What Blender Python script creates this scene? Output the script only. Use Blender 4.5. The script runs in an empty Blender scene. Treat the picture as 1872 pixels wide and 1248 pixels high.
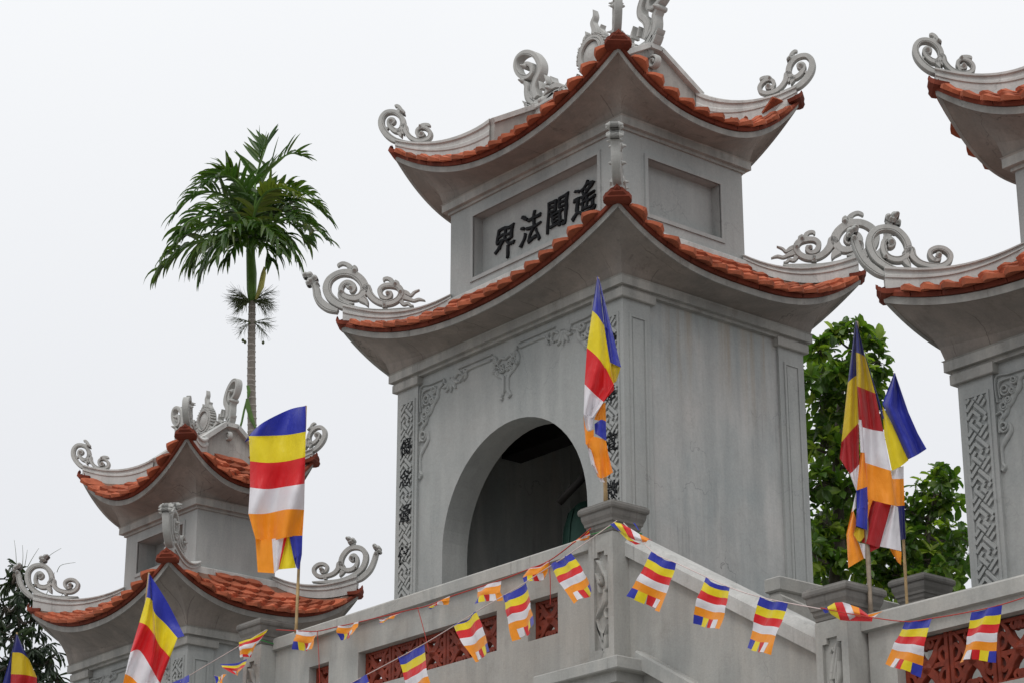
import bpy, bmesh, math, random
from mathutils import Vector, Matrix, noise
R = math.radians
random.seed(7)
# ------------------------------------------------------------------ camera, sky, sun, exposure
F_PX, CX, CY = 4360.0, 936.0, 624.0            # the photograph is 1872 px wide
PITCH = math.atan2(1639, F_PX); TH = R(39.4)
CAM = Vector((18.503, -16.811, 1.6))
# world: X along the front walls, Y into the site; RT/FW = camera right / heading
RT = Vector((math.sin(TH), math.cos(TH), 0))
FW = Vector((-math.cos(TH), math.sin(TH), 0))
sc = bpy.context.scene
COL = sc.collection
cd = bpy.data.cameras.new('camera'); co = bpy.data.objects.new('camera', cd); COL.objects.link(co)
cd.sensor_width = 36; cd.lens = 36 * F_PX / 1872; cd.clip_start = .1; cd.clip_end = 2000
_f = FW * math.cos(PITCH) + Vector((0, 0, math.sin(PITCH)))
_u = -FW * math.sin(PITCH) + Vector((0, 0, math.cos(PITCH)))
co.matrix_world = Matrix(((RT.x, _u.x, -_f.x, CAM.x), (RT.y, _u.y, -_f.y, CAM.y), (RT.z, _u.z, -_f.z, CAM.z), (0, 0, 0, 1)))
sc.camera = co
w = bpy.data.worlds.new('World'); sc.world = w; w.use_nodes = True
nt = w.node_tree; nt.nodes.clear()
SUN_EL = R(54)    # overcast: the bright part of the cloud lies behind the photographer's left shoulder
sky = nt.nodes.new('ShaderNodeTexSky'); sky.sky_type = 'NISHITA'; sky.sun_disc = False
SD = Vector((0.58, -0.81, 0)).normalized()
sky.sun_elevation = SUN_EL; sky.sun_rotation = math.atan2(SD.x, SD.y); sky.dust_density = 4; sky.air_density = 1.0
hs = nt.nodes.new('ShaderNodeHueSaturation'); hs.inputs['Saturation'].default_value = .18
mx = nt.nodes.new('ShaderNodeMix'); mx.data_type = 'RGBA'; mx.inputs['Factor'].default_value = .88
geo = nt.nodes.new('ShaderNodeNewGeometry'); sep = nt.nodes.new('ShaderNodeSeparateXYZ')
tc = nt.nodes.new('ShaderNodeTexCoord')
rmp = nt.nodes.new('ShaderNodeValToRGB')
els = rmp.color_ramp.elements
els[0].position = 0.0; els[0].color = (.775, .79, .83, 1)
els[1].position = 1.0; els[1].color = (1, 1, 1, 1)
e = els.new(.26); e.color = (.80, .815, .85, 1)
e = els.new(.50); e.color = (.965, .98, 1.0, 1)
nzw = nt.nodes.new('ShaderNodeTexNoise'); nzw.inputs['Scale'].default_value = 1.6; nzw.inputs['Detail'].default_value = 3
adw = nt.nodes.new('ShaderNodeMath'); adw.operation = 'MULTIPLY_ADD'; adw.inputs[1].default_value = .16; adw.inputs[2].default_value = -.08
ad2 = nt.nodes.new('ShaderNodeMath'); ad2.operation = 'ADD'
scl = nt.nodes.new('ShaderNodeVectorMath'); scl.operation = 'SCALE'; scl.inputs['Scale'].default_value = 8.9
bg = nt.nodes.new('ShaderNodeBackground'); bg.inputs['Strength'].default_value = .12
wo = nt.nodes.new('ShaderNodeOutputWorld')
L = nt.links.new
L(tc.outputs['Generated'], sep.inputs[0]); L(tc.outputs['Generated'], nzw.inputs['Vector'])
L(nzw.outputs['Fac'], adw.inputs[0]); L(sep.outputs['Z'], ad2.inputs[0]); L(adw.outputs[0], ad2.inputs[1])
L(ad2.outputs[0], rmp.inputs['Fac']); L(rmp.outputs['Color'], scl.inputs[0])
L(sky.outputs[0], hs.inputs['Color']); L(hs.outputs[0], mx.inputs[6]); L(scl.outputs[0], mx.inputs[7])
L(mx.outputs[2], bg.inputs['Color']); L(bg.outputs[0], wo.inputs['Surface'])
sd = bpy.data.lights.new('sun', 'SUN'); sd.energy = 1.1; sd.angle = R(22); sd.color = (1, .98, .955)
so = bpy.data.objects.new('sun', sd); COL.objects.link(so)
_d = Vector((SD.x * math.cos(SUN_EL), SD.y * math.cos(SUN_EL), math.sin(SUN_EL)))
so.rotation_euler = _d.to_track_quat('Z', 'Y').to_euler(); so.location = (0, -10, 40)
vs = sc.view_settings
vs.view_transform = 'Standard'; vs.look = 'None'; vs.exposure = 0.0; vs.gamma = 1; vs.use_curve_mapping = False
sc.cycles.max_bounces = 7; sc.cycles.diffuse_bounces = 4

# ------------------------------------------------------------------ survey helpers: a point read in the photograph, put on a real plane
def ray(x, y):
    r = x - CX; u = -(y - CY)
    return RT * r + FW * (F_PX * math.cos(PITCH) - u * math.sin(PITCH)) + Vector((0, 0, F_PX * math.sin(PITCH) + u * math.cos(PITCH)))
def on(x, y, P, N):
    r = ray(x, y); P = Vector(P); N = Vector(N)
    return CAM + r * ((P - CAM).dot(N) / r.dot(N))
def onY(x, y, Y): return on(x, y, (0, Y, 0), (0, 1, 0))
def onX(x, y, X): return on(x, y, (X, 0, 0), (1, 0, 0))
def facing(x, y, d):            # point at horizontal distance d along the camera heading
    return on(x, y, CAM + FW * d, FW)

# ------------------------------------------------------------------ materials
MATS = {}
def newmat(name):
    m = bpy.data.materials.new(name); m.use_nodes = True; MATS[name] = m
    return m, m.node_tree, m.node_tree.nodes['Principled BSDF']
def N_(t, kind, **kw):
    n = t.nodes.new(kind)
    for k, v in kw.items():
        if k in n.inputs: n.inputs[k].default_value = v
        else: setattr(n, k, v)
    return n
def mixc(t, fac, a, b, blend='MIX'):
    n = t.nodes.new('ShaderNodeMix'); n.data_type = 'RGBA'; n.blend_type = blend
    for s, v in ((0, fac), (6, a), (7, b)):
        if hasattr(v, 'node'): t.links.new(v, n.inputs[s])
        else: n.inputs[s].default_value = v if s == 0 else (*v, 1) if len(v) == 3 else v
    return n.outputs[2]
def ramp(t, src, a, b, c0=(0, 0, 0, 1), c1=(1, 1, 1, 1)):
    n = t.nodes.new('ShaderNodeValToRGB'); n.color_ramp.elements[0].position = a; n.color_ramp.elements[1].position = b
    n.color_ramp.elements[0].color = c0; n.color_ramp.elements[1].color = c1
    t.links.new(src, n.inputs['Fac']); return n.outputs['Color']
def noise_tex(t, scale, detail=4, rough=.55, vec=None, mapscale=None, off=(0, 0, 0)):
    n = N_(t, 'ShaderNodeTexNoise', Scale=scale, Detail=detail, Roughness=rough)
    g = t.nodes.new('ShaderNodeNewGeometry')
    src = g.outputs['Position']
    if mapscale:
        mp = t.nodes.new('ShaderNodeMapping'); mp.inputs['Scale'].default_value = mapscale; mp.inputs['Location'].default_value = off
        t.links.new(src, mp.inputs['Vector']); src = mp.outputs['Vector']
    t.links.new(src, n.inputs['Vector'])
    return n.outputs['Fac']
def plaster(name, base, warm, dark, streak=.5, stain=.35, cracks=.5, moss=0., ochre=False, rough=.88):
    m, t, b = newmat(name)
    big = ramp(t, noise_tex(t, .9, 5), .35, .7)
    c = mixc(t, big, base, warm)
    st = ramp(t, noise_tex(t, 1.0, 5, .6, mapscale=(5, 5, .5)), .42, .72)
    sm = t.nodes.new('ShaderNodeMath'); sm.operation = 'MULTIPLY'; t.links.new(st, sm.inputs[0]); sm.inputs[1].default_value = streak
    c = mixc(t, sm.outputs[0], c, [v * .72 for v in base])
    st2 = ramp(t, noise_tex(t, 1.0, 4, .6, mapscale=(4, 4, .7), off=(31, 7, 3)), .50, .70)
    sm2 = t.nodes.new('ShaderNodeMath'); sm2.operation = 'MULTIPLY'; t.links.new(st2, sm2.inputs[0]); sm2.inputs[1].default_value = streak * .8
    c = mixc(t, sm2.outputs[0], c, [min(1, v * 1.28) for v in warm])
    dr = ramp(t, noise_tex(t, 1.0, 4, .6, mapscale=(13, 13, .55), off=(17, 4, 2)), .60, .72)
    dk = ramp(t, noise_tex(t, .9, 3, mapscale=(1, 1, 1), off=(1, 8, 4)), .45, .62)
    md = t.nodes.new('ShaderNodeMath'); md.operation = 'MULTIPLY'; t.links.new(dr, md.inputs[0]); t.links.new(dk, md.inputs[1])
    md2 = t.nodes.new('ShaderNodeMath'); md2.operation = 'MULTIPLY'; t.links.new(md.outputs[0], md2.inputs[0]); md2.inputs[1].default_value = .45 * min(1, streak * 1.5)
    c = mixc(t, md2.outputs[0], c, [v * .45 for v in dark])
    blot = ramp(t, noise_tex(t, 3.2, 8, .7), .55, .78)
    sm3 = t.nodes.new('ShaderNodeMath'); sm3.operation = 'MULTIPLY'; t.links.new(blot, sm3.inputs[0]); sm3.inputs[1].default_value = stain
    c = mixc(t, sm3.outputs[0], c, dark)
    if ochre:
        g = t.nodes.new('ShaderNodeNewGeometry'); sp = t.nodes.new('ShaderNodeSeparateXYZ'); t.links.new(g.outputs['Position'], sp.inputs[0])
        zr = N_(t, 'ShaderNodeMapRange'); zr.inputs[1].default_value = 10.3; zr.inputs[2].default_value = 11.5; t.links.new(sp.outputs['Z'], zr.inputs[0])
        s = ramp(t, noise_tex(t, 1.0, 5, .65, mapscale=(7, 7, .35), off=(3, 1, 9)), .50, .70)
        mu = t.nodes.new('ShaderNodeMath'); mu.operation = 'MULTIPLY'; t.links.new(zr.outputs[0], mu.inputs[0]); t.links.new(s, mu.inputs[1])
        mu2 = t.nodes.new('ShaderNodeMath'); mu2.operation = 'MULTIPLY'; t.links.new(mu.outputs[0], mu2.inputs[0]); mu2.inputs[1].default_value = .6
        c = mixc(t, mu2.outputs[0], c, (.31, .245, .17))
    # fine hairline cracks
    if cracks:
        v = N_(t, 'ShaderNodeTexVoronoi', Scale=1.1); v.feature = 'DISTANCE_TO_EDGE'
        g = t.nodes.new('ShaderNodeNewGeometry')
        dn = N_(t, 'ShaderNodeTexNoise', Scale=3.0, Detail=5); t.links.new(g.outputs['Position'], dn.inputs['Vector'])
        vm = t.nodes.new('ShaderNodeVectorMath'); vm.operation = 'MULTIPLY_ADD'; vm.inputs[1].default_value = (.7, .7, .7)
        t.links.new(dn.outputs['Color'], vm.inputs[0]); t.links.new(g.outputs['Position'], vm.inputs[2]); t.links.new(vm.outputs[0], v.inputs['Vector'])
        cr = ramp(t, v.outputs['Distance'], .0, .009, (1, 1, 1, 1), (0, 0, 0, 1))
        msk = ramp(t, noise_tex(t, .8, 3, off=(9, 9, 9), mapscale=(1, 1, 1)), .52, .62)
        mu = t.nodes.new('ShaderNodeMath'); mu.operation = 'MULTIPLY'; t.links.new(cr, mu.inputs[0]); t.links.new(msk, mu.inputs[1])
        mu2 = t.nodes.new('ShaderNodeMath'); mu2.operation = 'MULTIPLY'; t.links.new(mu.outputs[0], mu2.inputs[0]); mu2.inputs[1].default_value = cracks
        c = mixc(t, mu2.outputs[0], c, [v_ * .35 for v_ in base])
    if moss:
        ms = ramp(t, noise_tex(t, 5.5, 9, .75, mapscale=(1, 1, 1), off=(2, 5, 1)), .60, .68)
        m2 = ramp(t, noise_tex(t, .7, 2, off=(5, 5, 5), mapscale=(1, 1, 1)), .5, .66)
        mu = t.nodes.new('ShaderNodeMath'); mu.operation = 'MULTIPLY'; t.links.new(ms, mu.inputs[0]); t.links.new(m2, mu.inputs[1])
        mu2 = t.nodes.new('ShaderNodeMath'); mu2.operation = 'MULTIPLY'; t.links.new(mu.outputs[0], mu2.inputs[0]); mu2.inputs[1].default_value = moss
        c = mixc(t, mu2.outputs[0], c, (.05, .045, .04))
    fine = noise_tex(t, 45, 3)
    fr = ramp(t, fine, .2, .8, (.90, .90, .90, 1), (1.08, 1.08, 1.08, 1))
    c = mixc(t, 1.0, c, fr, 'MULTIPLY')
    t.links.new(c, b.inputs['Base Color']); b.inputs['Roughness'].default_value = rough
    bp = N_(t, 'ShaderNodeBump', Strength=.35, Distance=.004); t.links.new(noise_tex(t, 70, 4), bp.inputs['Height'])
    bp2 = N_(t, 'ShaderNodeBump', Strength=.45, Distance=.012); t.links.new(noise_tex(t, 7, 4), bp2.inputs['Height']); t.links.new(bp.outputs[0], bp2.inputs['Normal'])
    t.links.new(bp2.outputs[0], b.inputs['Normal'])
    return m
plaster('wall', (.305, .32, .315), (.36, .362, .35), (.20, .195, .18), streak=.35, stain=.25, cracks=.35)
plaster('wall_side', (.33, .352, .352), (.43, .415, .40), (.235, .235, .225), streak=.5, stain=.4, cracks=.75, ochre=True)
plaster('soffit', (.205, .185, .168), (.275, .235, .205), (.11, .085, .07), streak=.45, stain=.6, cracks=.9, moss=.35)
plaster('cornice', (.30, .30, .285), (.355, .34, .315), (.15, .13, .11), streak=.75, stain=.65, cracks=.5, moss=.35)
plaster('curb', (.43, .435, .42), (.51, .505, .485), (.20, .19, .17), streak=.6, stain=.55, cracks=.4, moss=.4)
plaster('ornament', (.37, .375, .36), (.43, .425, .405), (.20, .195, .18), streak=.35, stain=.45, cracks=0)
plaster('parapet', (.345, .35, .335), (.385, .37, .34), (.20, .18, .16), streak=.6, stain=.45, cracks=.35)
plaster('stone', (.15, .145, .135), (.20, .185, .17), (.05, .045, .04), streak=.6, stain=.7, cracks=0, moss=.7)
plaster('deck', (.16, .09, .06), (.2, .11, .08), (.07, .05, .04), cracks=0)
plaster('interior', (.27, .275, .255), (.31, .305, .28), (.08, .08, .075), cracks=0)
plaster('ground', (.26, .25, .235), (.31, .30, .28), (.16, .15, .14), cracks=.5)
def joints(name, spacing=.44):
    m = MATS[name]; t = m.node_tree; b = t.nodes['Principled BSDF']; src = b.inputs['Base Color'].links[0].from_socket
    g = t.nodes.new('ShaderNodeNewGeometry'); sp = t.nodes.new('ShaderNodeSeparateXYZ'); t.links.new(g.outputs['Position'], sp.inputs[0])
    sn = t.nodes.new('ShaderNodeSeparateXYZ'); t.links.new(g.outputs['Normal'], sn.inputs[0])
    def mth(op, a, b_=None):
        n = t.nodes.new('ShaderNodeMath'); n.operation = op
        for i, v in enumerate((a, b_)):
            if v is None: continue
            if hasattr(v, 'node'): t.links.new(v, n.inputs[i])
            else: n.inputs[i].default_value = v
        return n.outputs[0]
    nx, ny = mth('ABSOLUTE', sn.outputs['X']), mth('ABSOLUTE', sn.outputs['Y'])
    side = mth('GREATER_THAN', nx, ny)
    mixn = t.nodes.new('ShaderNodeMix'); t.links.new(side, mixn.inputs[0]); t.links.new(sp.outputs['X'], mixn.inputs[2]); t.links.new(sp.outputs['Y'], mixn.inputs[3])
    wob = mth('MULTIPLY', noise_tex(t, 2.5, 4), .16)
    fr = mth('FRACT', mth('MULTIPLY', mth('ADD', mixn.outputs[0], wob), 1 / spacing))
    ln = mth('LESS_THAN', fr, .022)
    mk = ramp(t, noise_tex(t, 1.3, 3, mapscale=(1, 1, 1), off=(7, 2, 5)), .46, .56)
    c = mixc(t, mth('MULTIPLY', mth('MULTIPLY', ln, mk), .55), src, (.07, .055, .045))
    t.links.new(c, b.inputs['Base Color'])
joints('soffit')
def simple(name, col, rough=.6, var=.25, vscale=6, bump=.2, dark=None, metallic=0., rnd=0., sub=0.):
    m, t, b = newmat(name)
    n = noise_tex(t, vscale, 5)
    c = mixc(t, ramp(t, n, .3, .7), [v * (1 - var) for v in col], [min(1, v * (1 + var)) for v in col])
    if dark:
        c = mixc(t, ramp(t, noise_tex(t, 11, 8, .7, mapscale=(1, 1, 1), off=(4, 4, 4)), .56, .74), c, dark)
    if rnd:
        oi = t.nodes.new('ShaderNodeObjectInfo')
        rr = N_(t, 'ShaderNodeMapRange'); rr.inputs[3].default_value = 1 - rnd; rr.inputs[4].default_value = 1 + rnd
        t.links.new(oi.outputs['Random'], rr.inputs[0])
        c = mixc(t, 1.0, c, rr.outputs[0], 'MULTIPLY')
    t.links.new(c, b.inputs['Base Color']); b.inputs['Roughness'].default_value = rough; b.inputs['Metallic'].default_value = metallic; b.inputs['Specular IOR Level'].default_value = .25
    if bump:
        bp = N_(t, 'ShaderNodeBump', Strength=bump, Distance=.005); t.links.new(noise_tex(t, 55, 3), bp.inputs['Height']); t.links.new(bp.outputs[0], b.inputs['Normal'])
    return m
simple('tile', (.365, .100, .050), .85, .25, 4, .4, dark=(.12, .045, .03), rnd=.3)
simple('tile_edge', (.165, .036, .019), .85, .3, 3, .4, dark=(.10, .03, .022), rnd=.15)
simple('grille', (.185, .030, .014), .5, .3, 9, .3, dark=(.07, .02, .014), rnd=.1)
simple('ink', (.008, .009, .011), .75, .3, 20, .3)
simple('wood', (.012, .010, .009), .7, .3, 5, .3)
simple('bronze', (.012, .038, .028), .5, .4, 4, .2, metallic=.35)
simple('bamboo', (.40, .28, .14), .55, .25, 12, .3)
simple('bamboo_grey', (.26, .21, .16), .6, .25, 12, .3)
simple('string_red', (.42, .05, .04), .8, .1, 5, 0)
simple('string_white', (.62, .5, .48), .8, .1, 5, 0)
simple('wire_green', (.03, .22, .05), .5, .1, 5, 0)
def leafmat(name, c0, c1, c2, rough=.38, trans=.35):
    m, t, b = newmat(name)
    n = noise_tex(t, 2.2, 4)
    c = mixc(t, ramp(t, n, .3, .7), c0, c1)
    oi = t.nodes.new('ShaderNodeObjectInfo')
    at = N_(t, 'ShaderNodeAttribute', attribute_name='v')
    c = mixc(t, at.outputs['Fac'], c, c2)
    t.links.new(c, b.inputs['Base Color']); b.inputs['Roughness'].default_value = rough
    tr = t.nodes.new('ShaderNodeBsdfTranslucent'); ms = t.nodes.new('ShaderNodeMixShader'); ms.inputs[0].default_value = trans
    out = t.nodes['Material Output']
    tcx = mixc(t, 1.0, c, (1.3, 1.6, .6), 'MULTIPLY'); t.links.new(tcx, tr.inputs['Color'])
    t.links.new(b.outputs[0], ms.inputs[1]); t.links.new(tr.outputs[0], ms.inputs[2]); t.links.new(ms.outputs[0], out.inputs['Surface'])
    return m
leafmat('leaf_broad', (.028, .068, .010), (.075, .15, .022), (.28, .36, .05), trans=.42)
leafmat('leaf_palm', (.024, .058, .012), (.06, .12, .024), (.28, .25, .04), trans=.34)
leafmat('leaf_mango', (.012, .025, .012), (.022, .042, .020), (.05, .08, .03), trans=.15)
simple('shaft_green', (.10, .19, .04), .4, .35, 2.5, 0)
simple('spathe', (.42, .40, .12), .5, .25, 4, 0)
simple('twig', (.085, .105, .045), .7, .3, 8, 0)
simple('bark', (.10, .085, .07), .85, .35, 6, .5)
# ringed palm bark
m, t, b = newmat('palm_bark')
g = t.nodes.new('ShaderNodeNewGeometry')
c = mixc(t, ramp(t, noise_tex(t, 6, 5), .3, .7), (.16, .14, .12), (.26, .23, .20))
t.links.new(c, b.inputs['Base Color']); b.inputs['Roughness'].default_value = .85
simple('palm_ring', (.34, .31, .28), .85, .25, 9, .2)
def cloth(name, col, rough=.42):
    m, t, b = newmat(name)
    n = noise_tex(t, 5, 4)
    c = mixc(t, ramp(t, n, .3, .7), [v * .90 for v in col], col)
    t.links.new(c, b.inputs['Base Color']); b.inputs['Roughness'].default_value = rough
    if 'Sheen Weight' in b.inputs: b.inputs['Sheen Weight'].default_value = .25
    b.inputs['Specular IOR Level'].default_value = .35
    bp = N_(t, 'ShaderNodeBump', Strength=.8, Distance=.035); t.links.new(noise_tex(t, 7, 5, .55, mapscale=(1, 1, .55)), bp.inputs['Height'])
    t.links.new(bp.outputs[0], b.inputs['Normal'])
    tr = t.nodes.new('ShaderNodeBsdfTranslucent'); tr.inputs['Color'].default_value = (*col, 1)
    ms = t.nodes.new('ShaderNodeMixShader'); ms.inputs[0].default_value = .30
    out = t.nodes['Material Output']
    t.links.new(b.outputs[0], ms.inputs[1]); t.links.new(tr.outputs[0], ms.inputs[2]); t.links.new(ms.outputs[0], out.inputs['Surface'])
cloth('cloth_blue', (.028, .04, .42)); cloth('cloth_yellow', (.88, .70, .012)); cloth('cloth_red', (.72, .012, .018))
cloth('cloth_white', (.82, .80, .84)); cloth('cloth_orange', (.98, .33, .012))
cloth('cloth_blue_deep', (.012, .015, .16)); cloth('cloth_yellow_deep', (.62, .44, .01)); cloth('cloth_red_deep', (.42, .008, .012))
CL = {'b': 'cloth_blue', 'y': 'cloth_yellow', 'r': 'cloth_red', 'w': 'cloth_white', 'o': 'cloth_orange'}

# ------------------------------------------------------------------ mesh helpers
class MB:
    def __init__(s): s.v = []; s.f = []; s.m = []; s.mats = []; s.sm = []; s.at = []
    def mi(s, mat):
        if mat not in s.mats: s.mats.append(mat)
        return s.mats.index(mat)
    def add(s, vs, fs, mat, smooth=False, M=None, att=0.):
        o = len(s.v); k = s.mi(mat)
        if M is not None: vs = [M @ Vector(p) for p in vs]
        s.v += [tuple(p) for p in vs]; s.at += [att] * len(vs)
        for f in fs: s.f.append(tuple(i + o for i in f)); s.m.append(k); s.sm.append(smooth)
    def box(s, x0, x1, y0, y1, z0, z1, mat, bev=0.):
        if bev:
            b = bev
            P = [(x0, y0, z0 + b), (x0 + b, y0, z0), (x1 - b, y0, z0)]
            vs = []
            for z, i in ((z0, b), (z0 + b, 0), (z1 - b, 0), (z1, b)):
                vs += [(x0 + i, y0 + i, z), (x1 - i, y0 + i, z), (x1 - i, y1 - i, z), (x0 + i, y1 - i, z)]
            fs = [(3, 2, 1, 0), (12, 13, 14, 15)]
            for r in range(3):
                for k in range(4):
                    a = r * 4 + k; c2 = r * 4 + (k + 1) % 4
                    fs.append((a, c2, c2 + 4, a + 4))
            s.add(vs, fs, mat); return
        s.add([(x0, y0, z0), (x1, y0, z0), (x1, y1, z0), (x0, y1, z0), (x0, y0, z1), (x1, y0, z1), (x1, y1, z1), (x0, y1, z1)],
              [(3, 2, 1, 0), (4, 5, 6, 7), (0, 1, 5, 4), (1, 2, 6, 5), (2, 3, 7, 6), (3, 0, 4, 7)], mat)
    def grid(s, rows, mat, smooth=True, closed=False):
        n = len(rows[0]); vs = [p for r in rows for p in r]; fs = []
        for i in range(len(rows) - 1):
            for j in range(n - 1 if not closed else n):
                k = (j + 1) % n
                fs.append((i * n + j, i * n + k, (i + 1) * n + k, (i + 1) * n + j))
        s.add(vs, fs, mat, smooth)
    def tube(s, pts, rad, mat, n=8, smooth=True, cap=True, att=0.):
        pts = [Vector(p) for p in pts]
        if not hasattr(rad, '__len__'): rad = [rad] * len(pts)
        vs = []; fs = []
        ref = Vector((0, 0, 1))
        d0 = (pts[-1] - pts[0])
        if abs(d0.normalized().z) > .8: ref = Vector((1, 0, 0))
        for i, p in enumerate(pts):
            d = (pts[min(i + 1, len(pts) - 1)] - pts[max(i - 1, 0)]).normalized()
            a = d.cross(ref).normalized(); bb = d.cross(a)
            for k in range(n):
                an = 2 * math.pi * k / n
                vs.append(p + (a * math.cos(an) + bb * math.sin(an)) * rad[i])
        for i in range(len(pts) - 1):
            for k in range(n):
                k2 = (k + 1) % n
                fs.append((i * n + k, i * n + k2, (i + 1) * n + k2, (i + 1) * n + k))
        if cap: fs.append(tuple(range(n - 1, -1, -1))); fs.append(tuple((len(pts) - 1) * n + k for k in range(n)))
        s.add(vs, fs, mat, smooth, att=att)
    def ribbon(s, pts, wid, frame, thick, mat, rnd=False, groove=True):
        """flat carved scroll stroke: pts in (a,h) of frame (O,U,N); wid = width(s); thick = depth along N (centred)"""
        O, U, N = frame; Z = Vector((0, 0, 1))
        if not hasattr(wid, '__len__'): wid = [wid] * len(pts)
        P, W = resample(pts, wid)
        if rnd: sec = [(-.5, -.45), (-.5, .0), (-.36, .3), (-.14, .48), (.14, .48), (.36, .3), (.5, .0), (.5, -.45)]
        elif groove: sec = [(-.5, -.38), (-.5, .38), (-.42, .5), (-.32, .5), (-.26, .40), (-.20, .5), (.42, .5), (.5, .38), (.5, -.38), (.42, -.5), (-.42, -.5)]
        else: sec = [(-.5, -.38), (-.5, .38), (-.42, .5), (.42, .5), (.5, .38), (.5, -.38), (.42, -.5), (-.42, -.5)]
        vs = []; fs = []; n = len(sec)
        for i, (a, h) in enumerate(P):
            q0 = P[max(i - 1, 0)]; q1 = P[min(i + 1, len(P) - 1)]
            dx, dy = q1[0] - q0[0], q1[1] - q0[1]; l = math.hypot(dx, dy) or 1
            nx, ny = -dy / l, dx / l
            for (cw, ct) in sec:
                aa = a + nx * cw * W[i]; hh = h + ny * cw * W[i]
                vs.append(O + U * aa + Z * hh + N * (ct * thick))
        for i in range(len(P) - 1):
            for k in range(n):
                k2 = (k + 1) % n
                fs.append((i * n + k, i * n + k2, (i + 1) * n + k2, (i + 1) * n + k))
        fs.append(tuple(range(n - 1, -1, -1))); fs.append(tuple((len(P) - 1) * n + k for k in range(n)))
        s.add(vs, fs, mat, False)
    def knob(s, a, h, r, frame, thick, mat, dome=.4, n=14):
        O, U, N = frame; Z = Vector((0, 0, 1)); vs = []; fs = []
        rings = [(1, -.5), (1, .42), (.86, .5), (.62, .5 + dome * .3), (.34, .5 + dome * .8)]
        for (q, tt) in rings:
            for k in range(n):
                an = 2 * math.pi * k / n
                vs.append(O + U * (a + r * q * math.cos(an)) + Z * (h + r * q * math.sin(an)) + N * (tt * thick))
        vs.append(O + U * a + Z * h + N * ((.5 + dome) * thick)); top = len(vs) - 1
        for i in range(len(rings) - 1):
            for k in range(n):
                k2 = (k + 1) % n; fs.append((i * n + k, i * n + k2, (i + 1) * n + k2, (i + 1) * n + k))
        for k in range(n): fs.append(((len(rings) - 1) * n + k, (len(rings) - 1) * n + (k + 1) % n, top))
        fs.append(tuple(range(n - 1, -1, -1)))
        s.add(vs, fs, mat, False)
    def mesh(s, name):
        me = bpy.data.meshes.new(name); me.from_pydata(s.v, [], s.f)
        for k in s.mats: me.materials.append(MATS[k])
        me.polygons.foreach_set('material_index', s.m); me.polygons.foreach_set('use_smooth', s.sm)
        if any(s.at):
            a = me.attributes.new('v', 'FLOAT', 'POINT'); a.data.foreach_set('value', s.at)
        me.update(); 
        return me
    def build(s, name, parent=None, recalc=True, **props):
        me = s.mesh(name)
        if recalc:
            bm = bmesh.new(); bm.from_mesh(me); bmesh.ops.recalc_face_normals(bm, faces=bm.faces); bm.to_mesh(me); bm.free()
        o = bpy.data.objects.new(name, me); COL.objects.link(o)
        if parent is not None: setp(o, parent)
        for k, v in props.items(): o[k] = v
        return o
def setp(o, parent):
    o.parent = parent; o.matrix_parent_inverse = Matrix.Translation(-WL(parent))
def WL(o):
    v = Vector(o.location)
    return v
def empty(name, loc, **props):
    o = bpy.data.objects.new(name, None); o.location = loc; COL.objects.link(o); o.empty_display_size = .2
    for k, v in props.items(): o[k] = v
    return o
def inst(name, me, M, parent):
    o = bpy.data.objects.new(name, me); COL.objects.link(o); o.parent = parent
    o.matrix_parent_inverse = Matrix.Translation(-WL(parent)); o.matrix_basis = M
    return o
def catmull(p0, p1, p2, p3, t):
    return .5 * (2 * p1 + (-p0 + p2) * t + (2 * p0 - 5 * p1 + 4 * p2 - p3) * t * t + (-p0 + 3 * p1 - 3 * p2 + p3) * t ** 3)
def resample(pts, wid, n=5):
    if len(pts) < 3: return [tuple(p) for p in pts], list(wid)
    P = []; W = []
    for i in range(len(pts) - 1):
        a = pts[max(i - 1, 0)]; b = pts[i]; c = pts[i + 1]; d = pts[min(i + 2, len(pts) - 1)]
        wa = wid[max(i - 1, 0)]; wb = wid[i]; wc = wid[i + 1]; wd = wid[min(i + 2, len(pts) - 1)]
        for k in range(n):
            t = k / n
            P.append(tuple(catmull(a[j], b[j], c[j], d[j], t) for j in range(len(b)))); W.append(max(.002, catmull(wa, wb, wc, wd, t)))
    P.append(tuple(pts[-1])); W.append(wid[-1])
    return P, W

# ------------------------------------------------------------------ carved scrolls, read off the photograph in the vertical plane of a roof corner
def local(pts, o, s, anchor_px, P, N, U, flip=1):
    """zoomed survey points -> (a,h) in the plane through P (normal N) measured from the anchor pixel"""
    A = on(*anchor_px, P, N); out = []
    for (x, y) in pts:
        W = on(o[0] + x / s, o[1] + y / s, P, N)
        out.append((flip * (W - A).dot(U), W.z - A.z))
    return out
def spiral(cx, cy, r0, r1, a0, a1, n=10, kx=1.):
    return [(cx + kx * (r0 + (r1 - r0) * i / n) * math.cos(R(a0 + (a1 - a0) * i / n)), cy + (r0 + (r1 - r0) * i / n) * math.sin(R(a0 + (a1 - a0) * i / n))) for i in range(n + 1)]
DG = Vector((-1, -1, 0)).normalized(); DN = Vector((1, -1, 0)).normalized()
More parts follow.
